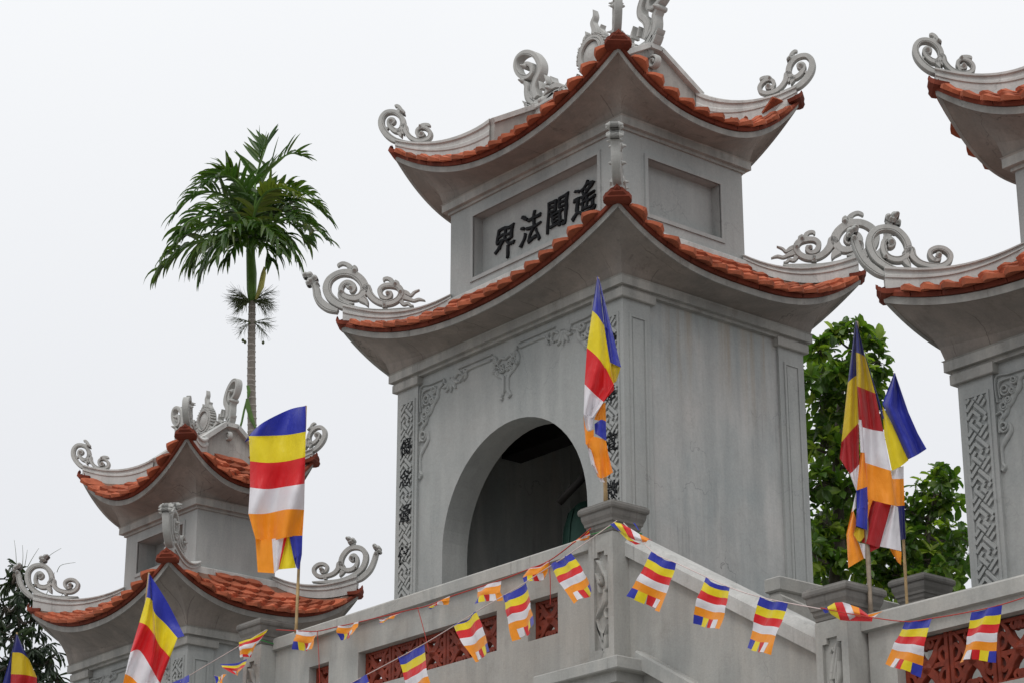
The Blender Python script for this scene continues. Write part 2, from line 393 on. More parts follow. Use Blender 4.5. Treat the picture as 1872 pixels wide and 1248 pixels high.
# A: large dragon scroll of the middle tower's lower roof (zoom origin 545,470 scale 7.8)
SA = dict(o=(545, 470), s=7.8, anchor=(620, 577), P=(-4.76, -.54, 0))
A_str = [
 ([(745, 445), (700, 420), (690, 385), (740, 365), (790, 400), (800, 460), (760, 500)], [40, 50, 45, 50, 55, 60, 50], 1),
 ([(745, 440), (760, 490), (790, 440), (755, 385), (690, 365), (630, 400), (605, 470), (640, 540), (720, 580), (820, 585), (900, 545), (945, 450), (900, 340), (800, 255), (680, 225), (560, 245), (450, 320), (405, 430), (430, 540), (520, 640), (680, 715), (880, 765), (1150, 785), (1450, 765), (1650, 735)],
  [20, 70, 80, 75, 75, 70, 75, 80, 85, 95, 110, 125, 120, 110, 105, 100, 105, 115, 120, 120, 110, 90, 80, 70, 20], 0),
 ([(905, 480), (975, 430), (1010, 520), (1090, 610), (1200, 660), (1320, 655), (1420, 600), (1465, 510), (1420, 430), (1310, 405), (1210, 420), (1160, 480), (1190, 565), (1260, 590), (1310, 560), (1310, 510), (1275, 520)],
  [60, 100, 100, 90, 85, 85, 80, 85, 85, 75, 70, 70, 70, 60, 60, 55, 30], 0),
 ([(560, 775), (430, 730), (320, 650), (270, 560), (250, 450), (215, 380), (180, 330)], [60, 110, 115, 110, 100, 90, 70], 0),
 ([(700, 200), (740, 160), (700, 110), (630, 90), (575, 115), (570, 140)], [60, 80, 60, 55, 50, 20], 1),
 ([(760, 210), (800, 170), (780, 130)], [80, 90, 50], 1),
 ([(1330, 390), (1330, 340), (1280, 305), (1225, 310), (1215, 345)], [50, 60, 50, 45, 20], 1),
 ([(1350, 410), (1400, 380), (1370, 340)], [60, 80, 40], 1),
 ([(900, 590), (960, 640), (990, 700)], [120, 80, 10], 0),
 ([(600, 480), (590, 560), (640, 610), (720, 650), (790, 660)], [60, 60, 50, 45, 20], 1),
 ([(1470, 500), (1540, 510), (1600, 545), (1650, 500), (1725, 465)], [90, 60, 40, 30, 6], 1),
 ([(1470, 560), (1560, 590), (1640, 620), (1720, 600), (1805, 620)], [90, 60, 40, 36, 6], 1),
 ([(1460, 620), (1500, 670), (1560, 660), (1600, 690), (1640, 690)], [70, 50, 40, 34, 6], 1),
 ([(1225, 640), (1230, 720)], [50, 70], 0)]
A_knob = [(745, 445, 32), (800, 200, 38), (1275, 520, 32), (1380, 390, 30), (610, 500, 34), (1455, 500, 28), (1225, 690, 22), (180, 345, 52), (100, 265, 42), (165, 265, 46), (230, 310, 46), (150, 375, 44), (270, 385, 24)]
# B: simpler scroll of the upper roofs (zoom origin 690,190 scale 12.48)
SB = dict(o=(690, 190), s=12.48, anchor=(728, 275), P=(-4.30, -.08, 0))
B_str = [
 ([(430, 480), (420, 540), (480, 520), (480, 470), (420, 450), (375, 490), (380, 570), (440, 660), (530, 725), (620, 725), (690, 650), (705, 540), (660, 420), (560, 320), (430, 280), (300, 300), (210, 400), (190, 530), (240, 680), (360, 830), (520, 940), (700, 990), (900, 1015)],
  [40, 90, 90, 90, 80, 90, 100, 110, 115, 120, 130, 125, 120, 115, 110, 115, 130, 140, 150, 145, 130, 90, 30], 0),
 ([(640, 640), (740, 620), (780, 760), (880, 890), (1020, 970), (1180, 985), (1320, 930), (1345, 820), (1260, 720), (1140, 690), (1050, 740), (1040, 830), (1110, 880), (1190, 860), (1180, 810)],
  [40, 110, 110, 105, 100, 100, 100, 95, 90, 85, 85, 80, 80, 75, 40], 0),
 ([(560, 260), (640, 260), (620, 190), (560, 150), (510, 160)], [60, 100, 80, 75, 50], 1),
 ([(640, 320), (700, 300), (670, 250)], [80, 90, 60], 1),
 ([(1100, 690), (1140, 640), (1230, 625), (1310, 640), (1330, 670)], [80, 90, 80, 70, 30], 1),
 ([(600, 720), (640, 800), (665, 880)], [130, 100, 10], 0), ([(650, 740), (700, 780), (725, 830)], [90, 60, 10], 0),
 ([(310, 640), (350, 670)], [70, 70], 1), ([(1040, 880), (1080, 940)], [40, 60], 0)]
B_knob = [(430, 490, 62), (1150, 830, 50), (670, 305, 40), (1120, 665, 34), (715, 335, 26)]
# C: scroll of the side towers' lower roofs (zoom origin 1540,390 scale 8.318)
SC = dict(o=(1540, 390), s=8.318, anchor=(1612, 528), P=(4.30, -.60, 0))
C_str = [
 ([(760, 540), (750, 600), (800, 560), (770, 500), (710, 490), (660, 540), (650, 640), (690, 730), (780, 790), (900, 800), (990, 750), (1030, 620), (980, 480), (860, 360), (720, 320), (560, 350), (460, 460), (450, 600), (520, 760), (660, 880), (860, 970), (1100, 1015), (1400, 1020), (1720, 1000)],
  [30, 80, 90, 80, 80, 85, 90, 95, 100, 105, 110, 115, 115, 110, 105, 110, 120, 130, 125, 115, 100, 80, 70, 20], 0),
 ([(960, 720), (1060, 640), (1110, 760), (1220, 850), (1380, 890), (1540, 890), (1650, 820), (1670, 720), (1590, 640), (1470, 620), (1370, 670), (1370, 750), (1430, 800), (1500, 790), (1500, 740)],
  [60, 120, 110, 95, 90, 90, 90, 90, 85, 80, 80, 75, 75, 70, 30], 0),
 ([(700, 1060), (560, 990), (400, 870), (310, 750), (250, 620), (215, 520), (190, 470)], [60, 120, 125, 120, 115, 110, 80], 0),
 ([(980, 800), (1030, 870), (1070, 930)], [120, 90, 12], 0),
 ([(720, 270), (760, 220)], [110, 110], 1), ([(1420, 830), (1440, 780)], [60, 50], 0), ([(1380, 960), (1410, 940), (1440, 965)], [30, 60, 30], 0)]
C_knob = [(765, 535, 52), (1495, 735, 48), (200, 490, 46), (150, 390, 62), (210, 360, 60), (130, 450, 46), (230, 330, 50), (760, 200, 50), (820, 140, 58), (730, 170, 56), (860, 120, 40), (800, 210, 50), (680, 770, 34)]
def make_local(S, strokes, knobs):
    k = (on(S['o'][0] + 10, S['anchor'][1], S['P'], DN) - on(S['o'][0], S['anchor'][1], S['P'], DN)).length / 10 / S['s']
    so_ = [(local(p, S['o'], S['s'], S['anchor'], S['P'], DN, DG), [x * k for x in wv], r) for p, wv, r in strokes]
    ko_ = []
    for x, y, r in knobs:
        (a, h), = local([(x, y)], S['o'], S['s'], S['anchor'], S['P'], DN, DG)
        ko_.append((a, h, r * k))
    return so_, ko_
SCR = {'A': make_local(SA, A_str, A_knob), 'B': make_local(SB, B_str, B_knob), 'C': make_local(SC, C_str, C_knob)}
def scroll(kind, O, U, parent, scale=1., thick=.10):
    mb = MB(); N = Vector((-U.y, U.x, 0)); fr = (Vector(O), U, N)
    st, kn = SCR[kind]
    for p, wv, r in st:
        mb.ribbon([(a * scale, h * scale) for a, h in p], [x * scale for x in wv], fr, thick * (.7 if r else 1), 'ornament', groove=not r)
    for a, h, r in kn:
        mb.knob(a * scale, h * scale, r * scale, fr, thick * 1.15, 'ornament')
        mb.knob(a * scale, h * scale, r * scale, (fr[0], U, -N), thick * 1.15, 'ornament')
    return mb.build('corner_scroll', parent)

# ridge dragon and flame (zoom origin 930,10 scale 5.672, plane Y=1.45)
def rl(pts, o=(930, 10), s=5.672):
    return [((W := onY(o[0] + x / s, o[1] + y / s, 1.45)).x, W.z) for x, y in pts]
DR = [
 ([(190, 625), (215, 595), (262, 620), (268, 690), (215, 735), (140, 715), (100, 630), (120, 535), (200, 480), (290, 505), (345, 590), (345, 680), (305, 770), (285, 860), (310, 950)], [.06, .09, .10, .11, .11, .11, .11, .11, .12, .13, .15, .16, .17, .17, .16], 0),
 ([(185, 790), (215, 820), (215, 900), (235, 970), (290, 1010)], [.07, .13, .13, .15, .14], 0),
 ([(290, 1010), (380, 1000), (470, 960), (560, 920), (660, 860), (760, 780)], [.12, .26, .30, .28, .24, .10], 1),
 ([(390, 930), (450, 860), (530, 820), (610, 840)], [.06, .12, .12, .05], 1),
 ([(430, 970), (500, 900), (570, 870), (640, 850)], [.04, .08, .08, .03], 1),
 ([(430, 810), (425, 770), (405, 715)], [.07, .05, .01], 1), ([(490, 800), (475, 765), (470, 728)], [.06, .04, .01], 1),
 ([(370, 860), (360, 810), (350, 780)], [.07, .05, .01], 1),
 ([(200, 1020), (230, 1060), (280, 1090), (330, 1090)], [.05, .08, .08, .04], 1), ([(230, 1000), (280, 1050), (330, 1070)], [.04, .06, .04], 1),
 ([(240, 890), (260, 940), (300, 980)], [.02, .07, .05], 1), ([(620, 830), (680, 770), (740, 760), (760, 720)], [.05, .12, .12, .03], 1),
 ([(180, 985), (200, 1010), (240, 1020)], [.01, .04, .05], 1)]
DK = [(390, 990, .10), (200, 630, .05), (180, 780, .05), (460, 860, .05), (540, 915, .04), (310, 1030, .06)]
FL = [([(905, 330), (905, 240), (885, 170), (905, 100), (898, 35)], [.26, .16, .11, .06, .01], 1),
      ([(985, 320), (1000, 280), (970, 235), (985, 185)], [.12, .08, .05, .01], 1),
      ([(800, 400), (805, 340), (825, 300), (818, 262)], [.12, .08, .05, .01], 1),
      ([(745, 570), (740, 520), (750, 480), (742, 440)], [.10, .07, .05, .01], 1),
      ([(735, 620), (745, 570), (790, 600)], [.05, .10, .06], 1), ([(770, 660), (830, 700), (900, 690)], [.06, .14, .06], 1),
      ([(1040, 400), (1030, 360), (1045, 330)], [.09, .06, .01], 1)]
def ridge_ornaments(parent, xm, ym, zr, k, kx):
    """one left dragon, its mirror and the flaming disc standing on the ridge; k scales from the middle tower"""
    x0, z0 = -2.11, 15.53
    def tf(p, mir): return [((-1 if mir else 1) * (a - x0) * kx, (h - z0) * k) for a, h in p]
    for mir in (0, 1):
        fr = (Vector((xm, ym, zr)), Vector((1, 0, 0)), Vector((0, -1, 0)))
        mb = MB()
        for p, wv, r in DR:
            mb.ribbon(tf(rl(p), mir), [q * k * .62 for q in wv], fr, .135 * k, 'ornament', groove=not r)
        for x, y, r in DK:
            (a, h), = tf(rl([(x, y)]), mir); mb.knob(a, h, r * k * .75, fr, .16 * k, 'ornament')
        for (cx_, cy_, r_, t_) in ((-.93, -.16, .12, 1.), (-.78, -.05, .09, 1.2), (-1.08, -.04, .10, .8), (-.62, -.02, .08, .6), (-1.22, -.22, .09, 1.), (-.50, .04, .07, 1.4)):
            pts = [((-1 if mir else 1) * (cx_ + r_ * (1 - i / 15) * math.cos(i * .8 + t_)) * kx, (cy_ + r_ * (1 - i / 15) * math.sin(i * .8 + t_)) * k) for i in range(12)]
            mb.ribbon(pts, [.045 * k] * 12, (fr[0] + fr[2] * .05 * k, fr[1], fr[2]), .09 * k, 'ornament', rnd=True)
        rr = random.Random(4)
        for i in range(7):      # mane and fin spikes towards the middle
            a = -1.0 + i * .12; hh = -.12 + i * .02
            (q,), = [tf([(x0 + a, z0 + hh)], mir)]
            mb.ribbon([q, (q[0] + (.03 if mir else -.03) * k, q[1] + .10 * k), (q[0] + (-.02 if mir else .02) * k, q[1] + (.16 + rr.random() * .06) * k)], [.09 * k, .06 * k, .01], fr, .06 * k, 'ornament', rnd=True)
        mb.build('ridge_dragon', parent)
    fr = (Vector((xm, ym, zr)), Vector((1, 0, 0)), Vector((0, -1, 0)))
    mb = MB()
    for p, wv, r in FL: mb.ribbon(tf(rl(p), 0), [q * k * .62 for q in wv], fr, .09 * k, 'ornament', groove=False)
    (c,), = [tf(rl([(895, 500)]), 0)]
    pts = [(c[0] + .235 * k * math.cos(R(q)), c[1] + .25 * k * math.sin(R(q))) for q in range(0, 361, 24)]
    mb.ribbon(pts, [.05 * k] * len(pts), fr, .16 * k, 'ornament')
    pts = [(c[0] + .19 * k * math.cos(R(q)), c[1] + .205 * k * math.sin(R(q))) for q in range(0, 361, 24)]
    mb.ribbon(pts, [.03 * k] * len(pts), fr, .19 * k, 'ornament')
    mb.knob(c[0], c[1], .175 * k, fr, .12 * k, 'ornament', dome=.25, n=24)
    for i in range(30):
        an = 2 * math.pi * i / 30
        mb.knob(c[0] + .272 * k * math.cos(an), c[1] + .288 * k * math.sin(an), .020 * k, fr, .10 * k, 'ornament', n=8)
    mb.ribbon([(c[0] - .25 * k, c[1] - .38 * k), (c[0], c[1] - .34 * k), (c[0] + .3 * k, c[1] - .36 * k)], [.12 * k, .16 * k, .12 * k], fr, .14 * k, 'ornament', groove=False)
    mb.build('flaming_disc', parent)

# ------------------------------------------------------------------ roof tile (shared)
def tile_mesh():
    w_, mb = .245, MB()
    top = []; h = w_ / 2
    outline = [(-h, .30), (-h, .05), (-h * .72, -.005), (-h * .38, -.035), (0, -.055), (h * .38, -.035), (h * .72, -.005), (h, .05), (h, .30)]
    zt = [.016, .028, .036, .046, .060, .046, .036, .028, .016]
    zb = [-.012, -.010, -.004, .002, .004, .002, -.004, -.010, -.012]
    n = len(outline)
    vs = [(x, y, z) for (x, y), z in zip(outline, zt)] + [(x, y, z) for (x, y), z in zip(outline, zb)]
    vs += [(0, .02, .066), (0, .12, .036), (-h * .6, .06, .026), (h * .6, .06, .026)]     # turned-up nose
    P, Q, Lf, Rt_ = 18, 19, 20, 21
    fs = [(P, 3, 4), (P, 4, 5), (P, 2, 3), (P, 5, 6), (P, Lf, 2), (P, 6, Rt_), (Lf, 1, 2), (Rt_, 6, 7), (P, Q, Lf), (P, Rt_, Q), (0, 1, Lf, Q), (Q, Rt_, 7, 8), (0, Q, 8)]
    for i in range(n): fs.append((i, i + n, (i + 1) % n + n, (i + 1) % n))
    fs.append(tuple(range(n, 2 * n)))
    mb.add(vs, fs, 'tile')
    me = mb.mesh('tile'); bm = bmesh.new(); bm.from_mesh(me); bmesh.ops.recalc_face_normals(bm, faces=bm.faces); bm.to_mesh(me); bm.free()
    return me, mb
TILE, TILE_MB = tile_mesh()
def corner_tile_mesh():
    mb = MB(); vs = []; fs = []
    prof = [(.0, -.13), (.03, -.105), (.055, -.115), (.085, -.085), (.105, -.085), (.128, -.04), (.125, .01), (.11, .06), (.09, .12)]
    L_, n = [], len(prof)
    for sgn in (-1, 1):
        for x, y in prof: vs.append((sgn * x, y, -.012 - abs(x) * .80))
    for sgn in (-1, 1):
        for x, y in prof: vs.append((sgn * x, y, .026 - x * .72))
    o = 2 * n
    for i in range(n - 1):
        fs += [(i, i + 1, n + i + 1, n + i), (o + i, o + n + i, o + n + i + 1, o + i + 1), (i, o + i, o + i + 1, i + 1), (n + i, n + i + 1, o + n + i + 1, o + n + i)]
    fs.append((n - 1, o + n - 1, o + 2 * n - 1, 2 * n - 1))
    mb.add(vs, fs, 'tile_edge'); me = mb.mesh('corner_tile'); bm = bmesh.new(); bm.from_mesh(me); bmesh.ops.remove_doubles(bm, verts=bm.verts, dist=.0005); bmesh.ops.recalc_face_normals(bm, faces=bm.faces); bm.to_mesh(me); bm.free()
    return me
CTILE = corner_tile_mesh()

class Roof:
    """hipped skirt between an outer (eave) and an inner rectangle; x0,x1,y0,y1 of each; per-corner tip rise"""
    def __init__(s, out, inn, ze, zin, rise, p=(2.2, 2.8), sag=.10):
        s.out, s.inn, s.ze, s.zin, s.rise, s.p, s.sag = out, inn, ze, zin, rise, p, sag
        ox0, ox1, oy0, oy1 = out; ix0, ix1, iy0, iy1 = inn
        # corners ccw from front-left: FL, FR, BR, BL
        s.oc = [Vector((ox0, oy0, 0)), Vector((ox1, oy0, 0)), Vector((ox1, oy1, 0)), Vector((ox0, oy1, 0))]
        s.ic = [Vector((ix0, iy0, 0)), Vector((ix1, iy0, 0)), Vector((ix1, iy1, 0)), Vector((ix0, iy1, 0))]
    def eave(s, k, u):
        ra, rb = s.rise[k], s.rise[(k + 1) % 4]; p = s.p[k % 2]
        return s.ze + (ra if u < 0 else rb) * abs(u) ** p
    def pt(s, k, u, t):
        A = s.oc[k].lerp(s.ic[k], t); B = s.oc[(k + 1) % 4].lerp(s.ic[(k + 1) % 4], t)
        P = A.lerp(B, (u + 1) / 2)
        r = s.eave(k, u) - s.ze
        z = s.ze + r * max(0, 1 - t) ** 1.35 + (s.zin - s.ze) * t - s.sag * math.sin(math.pi * min(1, max(0, t)))
        return Vector((P.x, P.y, z))
    def length(s, k, t):
        A = s.oc[k].lerp(s.ic[k], t); B = s.oc[(k + 1) % 4].lerp(s.ic[(k + 1) % 4], t)
        return (B - A).length
def tile_matrices(rf, k, lift=.070, w_=.25, expo=.165, over=.075, rear=-.05, margin=.19):
    run = ((rf.oc[k] + rf.oc[(k + 1) % 4]) / 2 - (rf.ic[k] + rf.ic[(k + 1) % 4]) / 2)
    along = (rf.oc[(k + 1) % 4] - rf.oc[k]).normalized()
    inward = Vector((-along.y, along.x, 0))
    depth = abs(run.dot(inward)); out = []
    # centre offset of the inner rectangle ignored (handled by u)
    rows = int(depth / (expo * .86)) + 1
    for r in range(rows):
        t = r * expo * .86 / depth
        if t > .99: break
        ln = rf.length(k, t); n = int(ln / w_) + 2
        for i in range(-n // 2 - 1, n // 2 + 2):
            x = (i + (.5 if r % 2 else 0)) * w_
            u = x / (ln / 2)
            if abs(u) > 1.0 - (margin + .022 * r) / (ln / 2): continue
            P = rf.pt(k, u, t); Pu = rf.pt(k, u + .01, t) - rf.pt(k, u - .01, t); Pt = rf.pt(k, u, t + .02) - rf.pt(k, u, t - .02 if t > .02 else t)
            X = Pu.normalized(); Zv = X.cross(Pt).normalized()
            if Zv.z < 0: Zv = -Zv
            Yv = Zv.cross(X)
            tilt = Matrix.Rotation(R(-7), 4, 'X')
            M = Matrix(((X.x, Yv.x, Zv.x, 0), (X.y, Yv.y, Zv.y, 0), (X.z, Yv.z, Zv.z, 0), (0, 0, 0, 1)))
            J = Matrix.Rotation(R(random.uniform(-1.3, 1.3)), 4, 'Z') @ Matrix.Rotation(R(random.uniform(-1.2, 1.2)), 4, 'Y')
            pos = P - Yv * (over if k < 2 else rear) + Zv * (lift + random.uniform(-.004, .004))
            out.append((Matrix.Translation(pos) @ M @ tilt @ J, k, r))
    return out

def sweep_rect(mb, prof, body, rf, mat, nseg=28, offs=None):
    """prof: list of (offset from body, z function(k,u)) swept round the four sides, mitred"""
    x0, x1, y0, y1 = body
    for k in range(4):
        rows = []
        for off, zf in prof:
            if callable(off): ex = off(None)
            o4 = off if hasattr(off, '__len__') else (off,) * 4   # front,right,back,left
            f_, r_, b_, l_ = o4
            c = [Vector((x0 - l_, y0 - f_, 0)), Vector((x1 + r_, y0 - f_, 0)), Vector((x1 + r_, y1 + b_, 0)), Vector((x0 - l_, y1 + b_, 0))]
            A, B = c[k], c[(k + 1) % 4]
            rows.append([A.lerp(B, i / nseg) + Vector((0, 0, zf(k, 2 * i / nseg - 1))) for i in range(nseg + 1)])
        mb.grid(rows, mat, smooth=False)

def curb(mb, pts, w_, h0, mat='curb', U=None, capw=1.35):
    """a low moulded wall following pts (its foot); h0 = heights"""
    P = [Vector(p) for p in pts]; d = (P[-1] - P[0]); d.z = 0; d.normalize(); n = Vector((-d.y, d.x, 0))
    def strip(sec):
        rows = []
        for i, p in enumerate(P):
            rows.append([p + n * (a * w_) + Vector((0, 0, h0[i] * b + c)) for a, b, c in sec])
        m_ = len(sec); mb.grid(rows, mat, smooth=False, closed=True)
        for row, rev in ((rows[0], 1), (rows[-1], 0)):
            mb.add(row, [tuple(range(m_))[::-1] if rev else tuple(range(m_))], mat)
    c = capw
    strip([(-.5, 0, -.03), (-.5, .42, 0), (-.62, .46, 0), (-.62, .58, 0), (-.46, .64, 0), (-.46, .80, 0), (-.5 * c, .84, 0), (-.5 * c, .95, 0), (-.34 * c, 1, 0),
           (.34 * c, 1, 0), (.5 * c, .95, 0), (.5 * c, .84, 0), (.46, .80, 0), (.46, .64, 0), (.62, .58, 0), (.62, .46, 0), (.5, .42, 0), (.5, 0, -.03)])

# fret panel ---------------------------------------------------------------
def fret(mb, x0, x1, z0, z1, y, mat='wall', d=.016, face='Y', bw=.033):
    """raised key-fret of broken diagonal bars, clipped to the panel"""
    W = x1 - x0; pitch = .056
    def bar(ax, az, bx, bz, dd=0):
        # clip param to the rectangle
        t0, t1 = 0., 1.
        for p, q0, q1, lo, hi in ((0, ax, bx, x0 + .004, x1 - .004), (1, az, bz, z0 + .004, z1 - .004)):
            dq = q1 - q0
            if abs(dq) < 1e-9:
                if q0 < lo or q0 > hi: return
            else:
                a, b = (lo - q0) / dq, (hi - q0) / dq
                if a > b: a, b = b, a
                t0, t1 = max(t0, a), min(t1, b)
        if t1 - t0 < .02: return
        p0 = (ax + (bx - ax) * t0, az + (bz - az) * t0); p1 = (ax + (bx - ax) * t1, az + (bz - az) * t1)
        l = math.hypot(p1[0] - p0[0], p1[1] - p0[1])
        if l < .015: return
        nx, nz = -(p1[1] - p0[1]) / l * bw / 2, (p1[0] - p0[0]) / l * bw / 2
        q = [(p0[0] + nx, p0[1] + nz), (p1[0] + nx, p1[1] + nz), (p1[0] - nx, p1[1] - nz), (p0[0] - nx, p0[1] - nz)]
        vs = [(a, y, b) for a, b in q] + [(a, y - d - dd, b) for a, b in q]
        mb.add(vs, [(4, 5, 6, 7), (0, 1, 5, 4), (1, 2, 6, 5), (2, 3, 7, 6), (3, 0, 4, 7)], mat)
    c = pitch * 1.02
    # rotated lattice: (i,j) units of c at 45 degrees; pattern of 8x8 repeat: swastika pairs joined by long bars
    S2 = math.sqrt(.5)
    def T(i, j): return (x0 + W / 2 + (i - j) * c * S2, z1 - .05 + (i + j) * c * S2)
    def block(i0, j0, kind):
        if kind:      # long parallel bars
            L2 = [((.1, q), (3.9, q)) for q in (.5, 1.5, 2.5, 3.5)]
        else:         # interlocking hooks
            L2 = [((.5, .1), (.5, 2.5)), ((.5, 2.5), (1.5, 2.5)), ((1.5, .1), (1.5, 1.5)), ((1.5, 1.5), (2.5, 1.5)), ((2.5, 1.5), (2.5, 3.5)), ((2.5, 3.5), (.5, 3.5)), ((2.5, .5), (3.5, .5)), ((3.5, .5), (3.5, 3.9))]
        for (i_, j_), (k_, l_) in L2:
            bar(*T(i0 + i_, j0 + j_), *T(i0 + k_, j0 + l_), dd=.002 if i_ == k_ else 0)
    n8 = int((z1 - z0) / (4 * c * S2)) + 4
    for a in range(-n8, 3):
        for b in range(-n8, 3):
            P0 = T(a * 4 + 2, b * 4 + 2)
            if P0[1] < z0 - .3 or P0[1] > z1 + .3 or abs(P0[0] - x0 - W / 2) > W / 2 + .2: continue
            block(a * 4, b * 4, (a + b) % 2)

def framed_panel(mb, a0, a1, z0, z1, at, face, out, inn, mat, fw=.035):
    """raised frame around a sunk panel on a pilaster face. face 'Y': at=y plane facing -Y; 'X': at=x plane facing +X"""
    def b(p0, p1, q0, q1, d0, d1):
        if face == 'Y': mb.box(p0, p1, at - d1, at - d0, q0, q1, mat)
        else: mb.box(at + d0, at + d1, p0, p1, q0, q1, mat)
    b(a0, a1, z1 - fw, z1, -.01, out); b(a0, a1, z0, z0 + fw, -.01, out)
    b(a0, a0 + fw, z0 + fw, z1 - fw, -.01, out - .001); b(a1 - fw, a1, z0 + fw, z1 - fw, -.01, out - .001)

FONT_CACHE = {}
def glyph(ch, name, parent, frame, size, depth=.02, lean=0., heavy=.022, mat='ink', seed=0):
    """an inked character, thickened and roughened like brush work; frame=(O,U,N) with O the centre"""
    cu = bpy.data.curves.new('glyph', 'FONT'); cu.body = ch; cu.size = 1.; cu.align_x = 'CENTER'; cu.align_y = 'CENTER'
    cu.offset = heavy; cu.extrude = 0.; cu.resolution_u = 3
    o = bpy.data.objects.new('tmp', cu); COL.objects.link(o)
    dg = bpy.context.evaluated_depsgraph_get(); me = bpy.data.meshes.new_from_object(o.evaluated_get(dg))
    bpy.data.objects.remove(o); 
    bm = bmesh.new(); bm.from_mesh(me)
    bmesh.ops.remove_doubles(bm, verts=bm.verts, dist=.0008)
    es = [e_ for e_ in bm.edges if e_.calc_length() > .07]
    if es: bmesh.ops.subdivide_edges(bm, edges=es, cuts=3)
    bmesh.ops.triangulate(bm, faces=bm.faces)
    xs = [v_.co.x for v_ in bm.verts]; ys = [v_.co.y for v_ in bm.verts]
    if not xs: return None
    cx_, cy_ = (min(xs) + max(xs)) / 2, (min(ys) + max(ys)) / 2
    for v_ in bm.verts:
        x, y = v_.co.x - cx_, v_.co.y - cy_
        n1 = noise.noise(Vector((x * 3 + seed * 7, y * 3, 1))); n2 = noise.noise(Vector((x * 3, y * 3 + seed * 5, 9)))
        n3 = noise.noise(Vector((x * 11 + seed, y * 11, 4)))
        x += .07 * n1 + .018 * n3; y += .07 * n2 + .018 * n3
        x += .06 * y + lean * y; y += .10 * x * abs(x)
        v_.co = Vector((x, y, 0))
    r = bmesh.ops.extrude_face_region(bm, geom=list(bm.faces))
    for v_ in [g_ for g_ in r['geom'] if isinstance(g_, bmesh.types.BMVert)]: v_.co.z += depth / size
    bmesh.ops.recalc_face_normals(bm, faces=bm.faces)
    O, U, N = frame
    M = Matrix(((U.x * size, 0, N.x * size, O.x), (U.y * size, 0, N.y * size, O.y), (U.z * size, size, N.z * size, O.z), (0, 0, 0, 1)))
    bm.transform(M); bm.to_mesh(me); bm.free(); me.name = name
    me.materials.clear(); me.materials.append(MATS[mat])
    ob = bpy.data.objects.new(name, me); COL.objects.link(ob); setp(ob, parent)
    return ob

